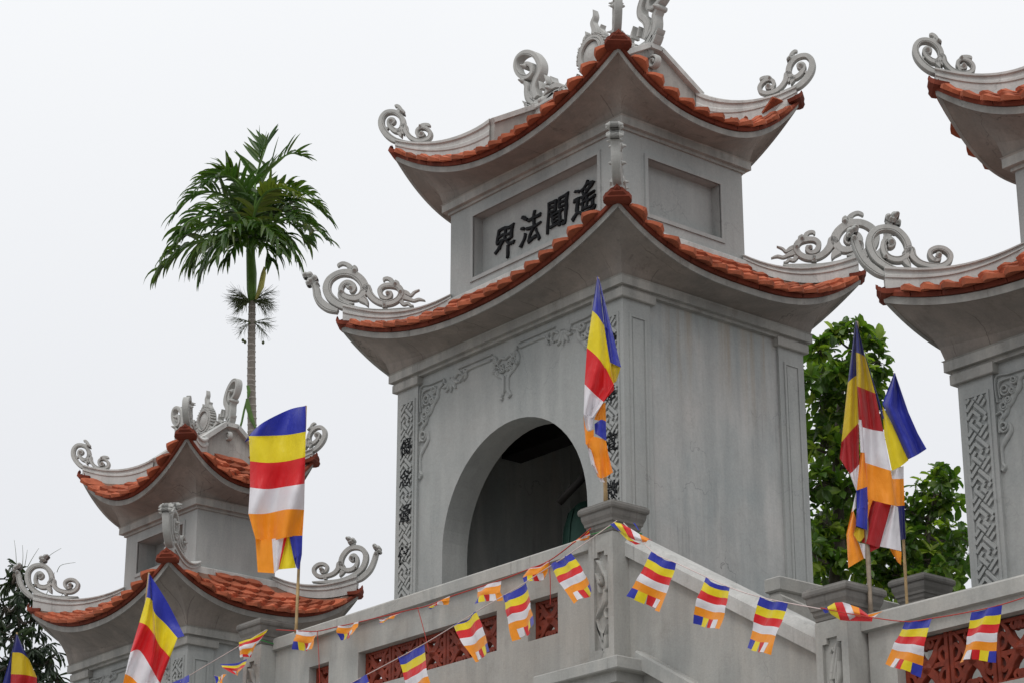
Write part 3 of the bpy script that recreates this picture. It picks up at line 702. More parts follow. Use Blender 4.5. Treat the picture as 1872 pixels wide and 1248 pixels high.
# ------------------------------------------------------------------ gate towers
def tower(label, group, body, up, P):
    x0, x1, y0, y1 = body; ux0, ux1, uy0, uy1 = up
    root = empty('gate_tower', ((x0 + x1) / 2, (y0 + y1) / 2, 0), label=label, category='gate tower', group=group)
    ls = P['lip']; ins = .035            # wall face is inset behind the pilasters
    Rr, ac, sp, zb = P['arch_r'], P['arch_x'], P['arch_z'], 0.
    Z1 = ls - .11
    # front wall with arch
    mb = MB(); yf = y0 + ins; th = .38
    n = 30
    arc = [(ac - Rr * math.cos(math.pi * i / n), sp + P.get('arch_k', 1.) * Rr * math.sin(math.pi * i / n)) for i in range(n + 1)]
    for Y in (yf, yf + th):
        mb.add([(x0 + .02, Y, zb), (ac - Rr, Y, zb), (ac - Rr, Y, Z1), (x0 + .02, Y, Z1), (ac - Rr, Y, sp)], [(0, 1, 4, 2, 3)], 'wall')
        mb.add([(x1 - .02, Y, zb), (ac + Rr, Y, zb), (ac + Rr, Y, sp), (ac + Rr, Y, Z1), (x1 - .02, Y, Z1)], [(0, 1, 2, 3, 4)], 'wall')
        vs = []; fs = []
        for a, z in arc: vs += [(a, Y, z), (a, Y, Z1)]
        for i in range(n): fs.append((2 * i, 2 * i + 2, 2 * i + 3, 2 * i + 1))
        mb.add(vs, fs, 'wall')
    fl = P['floor']
    rows = [[(ac - Rr, Y, fl)] + [(a, Y, z) for a, z in arc] + [(ac + Rr, Y, fl)] for Y in (yf, yf + th)]
    mb.grid(rows, 'wall', smooth=False)
    mb.build('front_wall', root)
    mb = MB(); mb.box(x1 - .25, x1 - ins, y0 + .03, y1 - .02, zb, Z1, 'wall_side'); mb.build('side_wall', root)
    mb = MB(); mb.box(x0 + ins, x0 + .25, y0 + .03, y1 - .02, zb, Z1, 'wall_side'); mb.build('side_wall', root)
    mb = MB(); mb.box(x0 + .25, x1 - .25, y1 - .25, y1 - ins, zb, Z1, 'interior'); mb.build('back_wall', root)
    mb = MB(); mb.box(x0 + .05, x1 - .05, y0 + .05, y1 - .05, ls - .35, ls - .15, 'interior'); mb.build('ceiling', root)
    mb = MB(); mb.box(x0 + .05, x1 - .05, y0 + .06, y1 - .05, fl - .3, fl, 'interior'); mb.build('floor_slab', root)
    if P.get('inner'):
        mb = MB(); mb.box(ac - .62, ac - .22, y1 - .42, y1 - .25, fl, ls - .35, 'curb'); mb.build('inner_pilaster', root)
        mb = MB(); q0 = onY(917, 838, y0 + 1.3); mb.box(q0.x, x1 - .25, y0 + 1.3, y0 + 1.62, q0.z, q0.z + .36, 'wood', .01); mb.build('ceiling_beam', root)
    # corner pilasters
    pw = P['pw']
    pz = P['panel']      # z range of the framed panels
    capz0, capz1 = ls - .245, ls - .135
    def pilaster(cx0, cx1, cy0, cy1, faces):
        mb = MB(); mb.box(cx0, cx1, cy0, cy1, zb, capz0, 'wall'); o = mb.build('pilaster', root)
        m2 = MB(); m2.box(cx0 - .05, cx1 + .05, cy0 - .05, cy1 + .05, capz0, capz1, 'cornice', .008); m2.build('capital', o)
        return o
    pil = {}
    pil['FL'] = pilaster(x0, x0 + pw, y0, y0 + pw * .9, 0); pil['FR'] = pilaster(x1 - pw, x1, y0, y0 + pw, 0)
    pil['BR'] = pilaster(x1 - pw, x1, y1 - pw, y1, 0); pil['BL'] = pilaster(x0, x0 + pw, y1 - pw, y1, 0)
    for key, xa, xb in (('FL', x0 + .065, x0 + pw - .05), ('FR', x1 - pw + .05, x1 - .065)):
        mb = MB(); framed_panel(mb, xa, xb, pz[0], pz[1], y0, 'Y', .014, 0, 'wall', .03)
        mb.build('panel_frame', pil[key])
        mb = MB(); fret(mb, xa + .035, xb - .035, pz[0] + .035, pz[1] - .035, y0 - .001, d=.024)
        mb.build('fret_relief', pil[key])
    for key, ya, yb in (('FR', y0 + .09, y0 + pw - .07), ('BR', y1 - pw + .08, y1 - .08)):
        mb = MB(); framed_panel(mb, ya, yb, pz[0], pz[1] - .02, x1, 'X', .014, 0, 'wall', .03)
        mb.box(x1, x1 + .006, ya + .05, yb - .05, pz[0] + .05, pz[1] - .07, 'wall')
        mb.build('panel_frame', pil[key])
    # characters
    for key, chars, xa, xb in (('FL', P['chars'][0], x0 + .065, x0 + pw - .05), ('FR', P['chars'][1], x1 - pw + .05, x1 - .065)):
        for i, (ch, z) in enumerate(chars):
            glyph(ch, 'inscribed_character', root, (Vector(((xa + xb) / 2, y0 - .014, z)), Vector((1, 0, 0)), Vector((0, -1, 0))), .235, .018, heavy=.004, seed=i + 3)
    # facade relief
    mb = MB(); fr = (Vector((0, yf - .010, 0)), Vector((1, 0, 0)), Vector((0, -1, 0)))
    def rel(pts, wd, th_=.045): mb.ribbon(pts, wd, fr, th_, 'wall', rnd=True)
    wl, wr = x0 + pw, x1 - pw; zt = ls - .27; H = P['rel_k']; mid = (wl + wr) / 2
    for sgn, X in ((1, wl), (-1, wr)):
        def q(lst): return [(X + sgn * a * H, zt - b * H) for a, b in lst]
        rel(q([(.04, .42), (.04, .03), (.30, .03), (.62, .03)]), .02); rel(q([(.10, .36), (.10, .12), (.34, .10)]), .022)
        for (a, b, r) in ((.20, .25, .10), (.38, .14, .07), (.16, .50, .08), (.13, .82, .10), (.34, .30, .06), (.25, .42, .06)):
            pts = [(a + r * (1 - i / 16) * math.cos(i * .75), b + r * (1 - i / 16) * math.sin(i * .75)) for i in range(13)]
            rel(q(pts), .045 * H, .055)
        rel(q([(.60, .10), (.48, .16), (.46, .28), (.36, .36), (.30, .46), (.22, .52), (.18, .62), (.10, .68), (.06, .80)]), [.03, .05, .06, .07, .06, .06, .05, .05, .03], .035)
        rel(q([(.0, .60), (.10, .58), (.13, .66), (.05, .74), (.04, .90)]), .03)
        rel(q([(.22, .78), (.24, .90), (.18, .98), (.10, 1.06), (.05, 1.16), (.05, 1.38), (.03, 1.48)]), [.03, .05, .06, .06, .035, .03, .04], .035)
        rel(q([(.05, 1.38), (.09, 1.44), (.05, 1.50)]), .03)
        rel(q([(.62, .03), (.66, .12), (.80, .14), (.86, .06)]), .028)
        for an in (-50, -25, 0, 25, 50):   # flower
            c = (.80, .06); L_ = .24
            rel(q([c, (c[0] + L_ * .6 * math.sin(R(an)), c[1] + L_ * .6 * math.cos(R(an))), (c[0] + L_ * 1.0 * math.sin(R(an * 1.2)), c[1] + L_ * math.cos(R(an * 1.2)))]), [.03, .06, .01], .04)
        e_end = (mid - wl) / H - (.34 if P.get('mid_rel') else .02)
        rel(q([(.88, .10), (1.0, .04), (1.10, .12), (1.24, .05), (e_end, .05)]), .030); rel(q([(.98, -.03), (e_end + .02, -.03)]), .018)
        for a_ in (1.02, 1.12): rel(q([(a_, .02), (a_ + .05, .12), (a_ - .02, .20)]), [.03, .05, .01])
        mb.build('corner_relief', root, kind='stuff'); mb = MB()
    if P.get('mid_rel'):
        for sgn in (-1, 1):
            def q(lst): return [(mid + sgn * a * H * .95, zt - b * H * .80) for a, b in lst]
            rel(q([(.0, .16), (.12, .12), (.20, .20), (.24, .08), (.30, .03)]), .035)
            rel(q([(.26, .10), (.30, .24), (.22, .38), (.12, .46), (.06, .54), (.05, .76), (.08, .84)]), [.04, .07, .07, .06, .05, .045, .05], .035)
            for (a, b, r) in ((.22, .24, .07), (.10, .28, .06), (.16, .38, .05), (.24, .14, .05), (.06, .36, .05), (.27, .32, .045)):
                rel(q([(a + r * (1 - i / 16) * math.cos(i * .75), b + r * (1 - i / 16) * math.sin(i * .75)) for i in range(13)]), .03 * H, .05)
            rel(q([(.03, .50), (.03, .80)]), .02); rel(q([(.08, .84), (.12, .90), (.07, .93)]), .04)
        mb.build('hanging_relief', root, kind='stuff')
    # ---- roofs
    def eave_parts(bodyr, rf, lip, offs, name):
        ef, er, eb, el = offs
        roof = empty(name, ((bodyr[0] + bodyr[1]) / 2, (bodyr[2] + bodyr[3]) / 2, lip)); roof.parent = root; roof.matrix_parent_inverse = Matrix.Translation(-WL(root))
        def c_(z): return lambda k, u: z
        mb = MB()
        sweep_rect(mb, [(-.04, c_(lip - .11)), (.085, c_(lip - .11)), (.085, c_(lip - .012)), (.10, c_(lip)), (.07, c_(lip + .002))], bodyr, rf, 'cornice', nseg=1)
        sweep_rect(mb, [(-.04, c_(lip - .15)), (.03, c_(lip - .15)), (.03, c_(lip - .11))], bodyr, rf, 'cornice', nseg=1)
        mb.build('cornice', root)
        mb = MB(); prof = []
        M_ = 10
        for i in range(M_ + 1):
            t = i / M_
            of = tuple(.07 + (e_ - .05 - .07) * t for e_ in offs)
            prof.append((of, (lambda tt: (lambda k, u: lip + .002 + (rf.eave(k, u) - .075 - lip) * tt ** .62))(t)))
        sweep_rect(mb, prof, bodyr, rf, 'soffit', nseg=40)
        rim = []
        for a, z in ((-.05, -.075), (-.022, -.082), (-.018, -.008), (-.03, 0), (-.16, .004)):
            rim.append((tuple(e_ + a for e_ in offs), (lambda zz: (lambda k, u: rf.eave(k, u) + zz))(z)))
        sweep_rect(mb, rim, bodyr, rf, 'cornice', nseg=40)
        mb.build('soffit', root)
        # deck under the tiles
        mb = MB()
        for k in range(4):
            mb.grid([[rf.pt(k, -1 + 2 * i / 24, j / 6) + Vector((0, 0, .045)) for i in range(25)] for j in range(7)], 'deck')
        mb.build('roof_deck', roof)
        # terracotta edge pieces
        for k in (0, 1):
            ln = rf.length(k, 0); n_ = int(ln / .36)
            al = (rf.oc[(k + 1) % 4] - rf.oc[k]).normalized(); nrm = Vector((al.y, -al.x, 0))
            for i in range(n_):
                us = [-1 + 2 * (i + f_) / n_ for f_ in (.012, .34, .67, .988)]
                m_ = MB(); rows = []
                jo = random.uniform(-.004, .004)
                for u in us:
                    p = rf.pt(k, u, 0); p.z = rf.eave(k, u)
                    rows.append([p + nrm * (.012 + jo) + Vector((0, 0, .0)), p + nrm * (.02 + jo) + Vector((0, 0, .042)), p + nrm * .0 + Vector((0, 0, .068)), p - nrm * .09 + Vector((0, 0, .064)), p - nrm * .09 + Vector((0, 0, .004))])
                m_.grid(rows, 'tile_edge', smooth=False, closed=True)
                m_.add(rows[0], [(0, 1, 2, 3, 4)], 'tile_edge'); m_.add(rows[-1], [(4, 3, 2, 1, 0)], 'tile_edge')
                m_.build('edge_tile', roof)
        m_ = MB()
        for k in (2, 3):
            al = (rf.oc[(k + 1) % 4] - rf.oc[k]).normalized(); nrm = Vector((al.y, -al.x, 0)); rows = []
            for i in range(25):
                p = rf.pt(k, -1 + i / 12, 0)
                rows.append([p + nrm * .012, p + nrm * .02 + Vector((0, 0, .042)), p + Vector((0, 0, .068)), p - nrm * .09 + Vector((0, 0, .064)), p - nrm * .09 + Vector((0, 0, .004))])
            m_.grid(rows, 'tile_edge', smooth=False, closed=True)
        m_.build('edge_tile_rear', roof)
        for c in range(4):          # shield-shaped tile under each upturned corner
            dd = (rf.oc[c] - rf.ic[c]); dd.z = 0; dd.normalize()
            tip = rf.pt(c, -1, 0); 
            inn_ = rf.pt(c, -1, .25); Yv = (inn_ - tip).normalized(); X = Yv.cross(Vector((0, 0, 1))).normalized(); Zv = X.cross(Yv)
            if Zv.z < 0: Zv = -Zv; X = -X
            M = Matrix(((X.x, Yv.x, Zv.x, 0), (X.y, Yv.y, Zv.y, 0), (X.z, Yv.z, Zv.z, 0), (0, 0, 0, 1)))
            inst('corner_tile', CTILE, Matrix.Translation(tip + Vector((0, 0, .075)) - dd * (.01 if c == 1 else .075)) @ M @ Matrix.Diagonal((1.25, 1.1 if c == 1 else .9, 1.1, 1)), roof)
        return roof
    # lower
    rf = P['lower']; root_low = eave_parts(body, rf, ls, P['low_off'], 'lower_roof')
    mats = []
    for k in range(4): mats += [(m, k, r, 0) for m, k, r in tile_matrices(rf, k)]
    # upper body with recessed plaques
    us = P['up_lip']
    zlo = P['lower'].zin - .35
    mb = MB(); pf, ps = P['plaque_f'], P['plaque_s']; rc = .15
    def holed(a0, a1, z0, z1, h, face, at, mat, rec):
        ha0, ha1, hz0, hz1 = h
        def b(p0, p1, q0, q1, d0, d1, mt=mat):
            if face == 'Y': mb.box(p0, p1, at + d0, at + d1, q0, q1, mt)
            else: mb.box(at - d1, at - d0, p0, p1, q0, q1, mt)
        b(a0, a1, z0, hz0, 0, .12 + rec); b(a0, a1, hz1, z1, 0, .12 + rec)
        b(a0, ha0, hz0, hz1, 0, .12 + rec); b(ha1, a1, hz0, hz1, 0, .12 + rec)
        b(ha0, ha1, hz0, hz1, rec, .12 + rec)
        for (p0, p1, q0, q1) in ((ha0 - .05, ha1 + .05, hz0 - .05, hz0), (ha0 - .05, ha1 + .05, hz1, hz1 + .05), (ha0 - .05, ha0, hz0, hz1), (ha1, ha1 + .05, hz0, hz1)):
            if face == 'Y': mb.box(p0, p1, at - .018, at + .01, q0, q1, mat)
            else: mb.box(at - .01, at + .018, p0, p1, q0, q1, mat)
    holed(ux0, ux1, zlo, us - .11, pf, 'Y', uy0, 'wall', P.get('rec', .15)); mb.build('upper_front_wall', root)
    mb = MB()
    if ps: holed(uy0 + .3, uy1, zlo, us - .11, ps, 'X', ux1, 'wall', .15); mb.box(ux1 - .2, ux1 - .002, uy0 + .02, uy0 + .3, zlo, us - .11, 'wall')
    else: mb.box(ux1 - .2, ux1 - .002, uy0 + .02, uy1, zlo, us - .11, 'wall')
    mb.build('upper_side_wall', root)
    mb = MB(); mb.box(ux0 + .002, ux0 + .2, uy0 + .3, uy1 - .002, zlo, us - .11, 'wall'); mb.box(ux0 + .2, ux1 - .2, uy1 - .2, uy1 - .002, zlo, us - .11, 'wall'); mb.build('upper_rear_wall', root)
    if P['plaque_chars']:
        for i, (ch, xx, zz) in enumerate(P['plaque_chars']):
            glyph(ch, 'inscribed_character', root, (Vector((xx, uy0 + P.get('rec', .15) - .002, zz)), Vector((1, 0, 0)), Vector((0, -1, 0))), P['ch_size'], .025, lean=.02, heavy=.006, seed=i)
    # flashing where the lower roof meets the upper storey
    mb = MB(); i0 = (ux0 - .07, ux1 + .07, uy0 - .07, uy1 + .07); zf = P['lower'].zin
    for (a, b, c, d) in ((i0[0], i0[1], i0[2], uy0 - .002), (ux1 + .002, i0[1], uy0, uy1), (i0[0], ux0 - .002, uy0, uy1), (i0[0], i0[1], uy1 + .002, i0[3])):
        mb.box(a, b, c, d, zf - .05, zf + .10, 'curb', .01)
    mb.build('roof_flashing', root)
    # hip curbs lower
    for c in range(4):
        mb = MB(); pts = []; hh = []
        for i in range(15):
            t = .035 + 1.0 * i / 14; p = rf.pt(c, -1, t); pts.append(p + Vector((0, 0, .05))); hh.append(.225 - .115 * (i / 14) ** 1.1)
        curb(mb, pts, .13, hh); mb.build('hip_ridge', root_low)
        dd = (rf.oc[c] - rf.ic[c]); dd.z = 0; dd.normalize()
        tip = rf.pt(c, -1, 0)
        scroll(P['scroll'][0], tip + Vector((0, 0, P['scroll_z'][0])) , dd if True else dd, root, P['scroll'][1])
    # upper roof
    rf2 = P['upper']; root_up = eave_parts(up, rf2, us, P['up_off'], 'upper_roof')
    for k in range(4): mats += [(m, k, r, 1) for m, k, r in tile_matrices(rf2, k, rear=P.get('rear_over', -.05))]
    ix0, ix1, iy0, iy1 = rf2.inn; ym = (iy0 + iy1) / 2; zr = P['ridge']; zg = rf2.zin
    top = Roof((ix0, ix1, iy0, iy1), (ix0 + .01, ix1 - .01, ym - .04, ym + .04), zg, zr - .32, [0, 0, 0, 0], sag=.04)
    for k in (0, 2): mats += [(m, k, r + 6, 1) for m, k, r in tile_matrices(top, k, margin=.24)]
    mb = MB()
    for k in (0, 2): mb.grid([[top.pt(k, -1 + i / 4, j / 4) + Vector((0, 0, .04)) for i in range(9)] for j in range(5)], 'deck')
    mb.build('roof_deck', root_up)
    gk = P['gable_foot']
    for X, sx in ((ix0, -1), (ix1, 1)):
        mb = MB()
        prof = [(iy0, zg - .15), (iy1, zg - .15), (iy1, gk), (ym + .10, zr), (ym - .10, zr), (iy0, gk)]
        vs = [(X, a, z) for a, z in prof] + [(X - sx * .12, a, z) for a, z in prof]
        mb.add(vs, [(0, 1, 2, 3, 4, 5), (11, 10, 9, 8, 7, 6)] + [(i, i + 6, (i + 1) % 6 + 6, (i + 1) % 6) for i in range(6)], 'cornice')
        mb.build('gable_wall', root_up)
        # raised rake moulding
        mb = MB(); U = Vector((0, 1, 0)); N = Vector((sx, 0, 0)); fr = (Vector((X - sx * .04, 0, 0)), U, N)
        pr = [(iy0 - .02, gk - .0), (ym - .10, zr + .01), (ym + .10, zr + .01), (iy1 + .02, gk - .0)]
        for a, b in zip(pr[:-1], pr[1:]):
            mb.ribbon([a, b], .075, fr, .22, 'curb', groove=False)
        mb.build('rake_moulding', root_up)
    mb = MB(); mb.box(ix0 + .05, ix1 - .05, ym - .09, ym + .09, zr - .35, zr - .02, 'curb', .015); mb.box(ix0 - .02, ix1 + .02, ym - .12, ym + .12, zr - .035, zr + .03, 'curb', .015); mb.build('main_ridge', root_up)
    for c in range(4):
        mb = MB(); pts = []; hh = []
        ti = rf2.pt(c, -1, 1); ti.z = rf2.zin
        for i in range(15):
            t = .03 + .99 * i / 14; p = rf2.pt(c, -1, t); pts.append(p + Vector((0, 0, .04)))
            hh.append(.17 + (gk - rf2.zin - .17) * max(0, t) ** 1.25)
        curb(mb, pts, .11, hh); mb.build('hip_ridge', root_up)
        dd = (rf2.oc[c] - rf2.ic[c]); dd.z = 0; dd.normalize(); tip = rf2.pt(c, -1, 0)
        scroll('B', tip + Vector((0, 0, P['scroll_z'][1])), dd, root, P['scroll'][2], .09)
    ridge_ornaments(root, (ix0 + ix1) / 2, ym, zr, P['rk'], P['rkx'])
    # tiles: the 290 that show largest as single parts, the rest joined
    def key(e_):
        m, k, r, w2 = e_
        return (0 if k in (0, 1) else 50) + r * 2.2 + (m.translation - CAM).length * .6 + (1.5 if w2 else 0) + (0 if k == 1 else .3)
    mats.sort(key=key)
    rest = {0: MB(), 1: MB()}
    for i, (m, k, r, w2) in enumerate(mats):
        if i < 285: inst('tile', TILE, m, root_up if w2 else root_low)
        else: rest[w2].add(TILE_MB.v, TILE_MB.f, 'tile', M=m)
    rest[0].build('tile_field', root_low, kind='stuff'); rest[1].build('tile_field', root_up, kind='stuff')
    return root

def mk_low(body, off, up, ze, zin, rise, p=(2.2, 2.8), sag=.1):
    x0, x1, y0, y1 = body; f, r, b, l = off
    return Roof((x0 - l, x1 + r, y0 - f, y1 + b), (up[0] - .02, up[1] + .02, up[2] - .02, up[3] + .02), ze, zin, rise, p, sag)
# middle tower of the view
body = (-4.22, 0, 0, 2.9); up = (-3.76, -.46, .46, 2.44); lo = (.54, .54, .54, .54); uo = (.54, .54, .54, .54)
lower = mk_low(body, lo, up, 11.86, 12.62, [.60, .53, .62, .6], (2.2, 2.7))
upper = Roof((-4.30, .08, -.08, 2.98), (-3.27, -.95, .68, 2.22), 14.09, 14.66, [.72, .56, .78, .7], (2.1, 2.4), .06)
P = dict(lip=11.76, arch_r=1.32, arch_x=-2.0, arch_z=9.27, floor=8.0, inner=True, pw=.42, panel=(8.1, 11.36),
         chars=([('偈', 10.75), ('念', 10.36), ('通', 9.89), ('傳', 9.38)], [('神', 11.04), ('降', 10.42), ('道', 9.86), ('微', 9.30)]),
         rel_k=.80, mid_rel=True, lower=lower, low_off=lo, upper=upper, up_off=uo, up_lip=14.06, plaque_f=(-3.29, -.90, 12.90, 13.74), plaque_s=(.85, 2.05, 12.93, 13.65),
         plaque_chars=[('界', -2.83, 13.27), ('法', -2.33, 13.30), ('聞', -1.82, 13.32), ('遙', -1.31, 13.34)], ch_size=.45, ridge=15.50, gable_foot=15.10,
         scroll=('A', 1., 1.), scroll_z=(.12, .12), rk=1., rkx=1.)
T1 = tower('tall grey two-storey gate tower in the middle, four black characters under its upper red roof', 'gate towers', body, up, P)
def small(xa, mirror, label):
    # side towers, built alike; xa = x of the body edge nearest the middle tower
    f = (lambda a: -4.22 - a) if False else None
    W, D_ = 3.08, 2.2
    x0, x1 = (xa - W, xa) if not mirror else (xa, xa + W)
    body = (x0, x1, 0, D_); c = (x0 + x1) / 2
    up = (c - .975, c + .975, .40, 1.75)
    lo = (.60, .37, .40, .37); uo = (.55, .50, .30, .50)
    lower = mk_low(body, lo, up, 9.70, 10.36, [.36, .50, .52, .40] if mirror else [.52, .50, .54, .52], (2.2, 2.6), .08)
    upper = Roof((up[0] - .5, up[1] + .5, up[2] - .55, up[3] + .3), (c - .72, c + .70, .62, 1.50), 11.60, 12.20, [.64, .56, .62, .6], (2.0, 2.3), .05)
    P = dict(lip=9.42, arch_r=.80, arch_x=c, arch_z=7.9, floor=6.4, pw=.42, panel=(6.2, 9.04),
             chars=([], []), rel_k=.62, lower=lower, low_off=lo, upper=upper, up_off=uo, up_lip=11.46, plaque_f=(c - .62, c + .62, 10.68, 11.16), plaque_s=None, rec=.3,
             plaque_chars=[], ch_size=.3, ridge=12.74, gable_foot=12.46, scroll=('C', 1., .82), scroll_z=(.12, .11), rk=.74, rkx=.60, rear_over=.025 if mirror else -.05)
    return tower(label, 'gate towers', body, up, P)
T0 = small(-8.92, False, 'smaller grey gate tower at left, in front of the palm, lower roof behind the flags')
T2 = small(4.70, True, 'smaller grey gate tower cut off by the right edge, beside the leafy trees')

# bell and striker seen through the arch
bc = onY(1078, 960, 1.15)
bell = empty('bell', (bc.x, bc.y, 8.0), label='green bronze bell hanging inside the arch of the middle tower, partly behind its right jamb', category='bell')
mb = MB(); prof = [(.02, 1.78), (.14, 1.76), (.24, 1.66), (.30, 1.45), (.33, 1.1), (.36, .8), (.40, .62), (.41, .55), (.36, .55)]
rows = [[(bc.x + r * math.cos(a * math.pi / 16), bc.y + r * math.sin(a * math.pi / 16), 8.0 + z) for a in range(32)] for r, z in prof]
mb.grid(rows, 'bronze', closed=True); bo = mb.build('bell_body', bell)
mb = MB()
for a in range(0, 32, 4):
    mb.tube([(bc.x + (r + .006) * math.cos(a * math.pi / 16), bc.y + (r + .006) * math.sin(a * math.pi / 16), 8.0 + z) for r, z in prof[2:8]], .008, 'bronze', 5)
mb.build('bell_rib', bell)
mb = MB(); mb.tube([(bc.x, bc.y, 9.74), (bc.x, bc.y, 10.2)], .03, 'wood', 6); mb.build('bell_hanger', bell)
a_, b_ = onY(1022, 918, .60), onY(1066, 872, .72)
mb = MB(); mb.tube([a_, b_ + (b_ - a_) * .5], .045, 'wood', 10); lg = mb.build('bell_striker', label='dark wooden log striker slung beside the green bell in the arch', category='striker')

# ------------------------------------------------------------------ balustrade walls, posts, stairs
def grille_mesh(wd, ht):
    """one pierced terracotta block, corner at origin, x width, z height, y thickness"""
    mb = MB(); fr = (Vector((wd / 2, 0, ht / 2)), Vector((1, 0, 0)), Vector((0, -1, 0))); th = .07
    def g(p, wv, t_=th): mb.ribbon([(a * wd, b * ht) for a, b in p], wv, fr, t_, 'grille', groove=False)
    e_ = .45
    g([(-e_, -.5), (-e_, .5)], .045); g([(e_, -.5), (e_, .5)], .045); g([(-.5, e_), (.5, e_)], .035, th * .96); g([(-.5, -e_), (.5, -e_)], .035, th * .96)
    for sx in (-1, 1):
        for sz in (-1, 1):
            g([(sx * .03, sz * .03), (sx * .17, sz * .16), (sx * .24, sz * .32), (sx * .38, sz * .46)], [.085, .075, .045, .03], th * 1.1)
            g([(sx * .46, sz * .04), (sx * .33, sz * .07), (sx * .27, sz * .20), (sx * .37, sz * .28), (sx * .42, sz * .20)], [.035, .04, .042, .04, .02], th * .9)
            g([(sx * .02, sz * .46), (sx * .07, sz * .33), (sx * .15, sz * .36), (sx * .13, sz * .43)], [.05, .045, .035, .02], th * .86)
        g([(sx * .02, 0), (sx * .30, sx * .03), (sx * .46, 0)], [.04, .05, .03], th * .84)
    g([(0, -.46), (0, -.30)], .03, th * .8); g([(0, .30), (0, .46)], .03, th * .8)
    mb.knob(0, 0, .055, fr, th * 1.2, 'grille', n=10)
    me = mb.mesh('grille_block'); bm = bmesh.new(); bm.from_mesh(me); bmesh.ops.recalc_face_normals(bm, faces=bm.faces); bm.to_mesh(me); bm.free()
    return me
GR = grille_mesh(.44, .42); GR2 = grille_mesh(.52, .56)
def wall_with_openings(mb, x0, x1, y0, y1, z0, z1, holes, mat):
    xs = x0
    hz0, hz1 = holes[0][2], holes[0][3]
    mb.box(x0, x1, y0, y1, z0, hz0, mat); mb.box(x0, x1, y0, y1, hz1, z1, mat)
    for (a, b, _, _) in sorted(holes):
        mb.box(xs, a, y0, y1, hz0, hz1, mat); xs = b
        # sunk border
    mb.box(xs, x1, y0, y1, hz0, hz1, mat)
def coping(mb, a, b, z, y0, y1, mat='parapet', drop=.15, slope=0., cham=.02):
    """moulded coping along X from a to b; z top at a; slope per metre"""
    rows = []
    for x in (a, b):
        zz = z + slope * (x - a)
        rows.append([(x, y0, zz - drop), (x, y0 - .05, zz - drop + .01), (x, y0 - .05, zz - cham), (x, y0 - .05 + cham, zz), (x, y1 + .03, zz), (x, y1 + .05, zz - .02), (x, y1 + .05, zz - drop), (x, y1, zz - drop)])
    mb.grid(rows, mat, smooth=False, closed=True); n = len(rows[0])
    mb.add(rows[0], [tuple(range(n))[::-1]], mat); mb.add(rows[1], [tuple(range(n))], mat)
def cap_profile(mb, cx, cy, z0, hw, mat='stone', k=1.):
    prof = [(.0, .0), (.015, .012), (.015, .04), (.035, .06), (.04, .09), (.06, .10), (.065, .125), (.09, .16), (.10, .19), (.10, .21), (.125, .22), (.135, .235), (.135, .262), (.12, .28)]
    rows = []
    for o_, z in prof:
        h = hw + o_ * .62; rows.append([(cx - h, cy - h, z0 + z * k), (cx + h, cy - h, z0 + z * k), (cx + h, cy + h, z0 + z * k), (cx - h, cy + h, z0 + z * k)])
    mb.grid(rows, mat, smooth=False, closed=True); mb.add(rows[0], [(3, 2, 1, 0)], mat); mb.add(rows[-1], [(0, 1, 2, 3)], mat)
    # slight weathered crown
    h = hw + .065; mb.box(cx - h, cx + h, cy - h, cy + h, z0 + .279 * k, z0 + .292 * k, mat, .004)
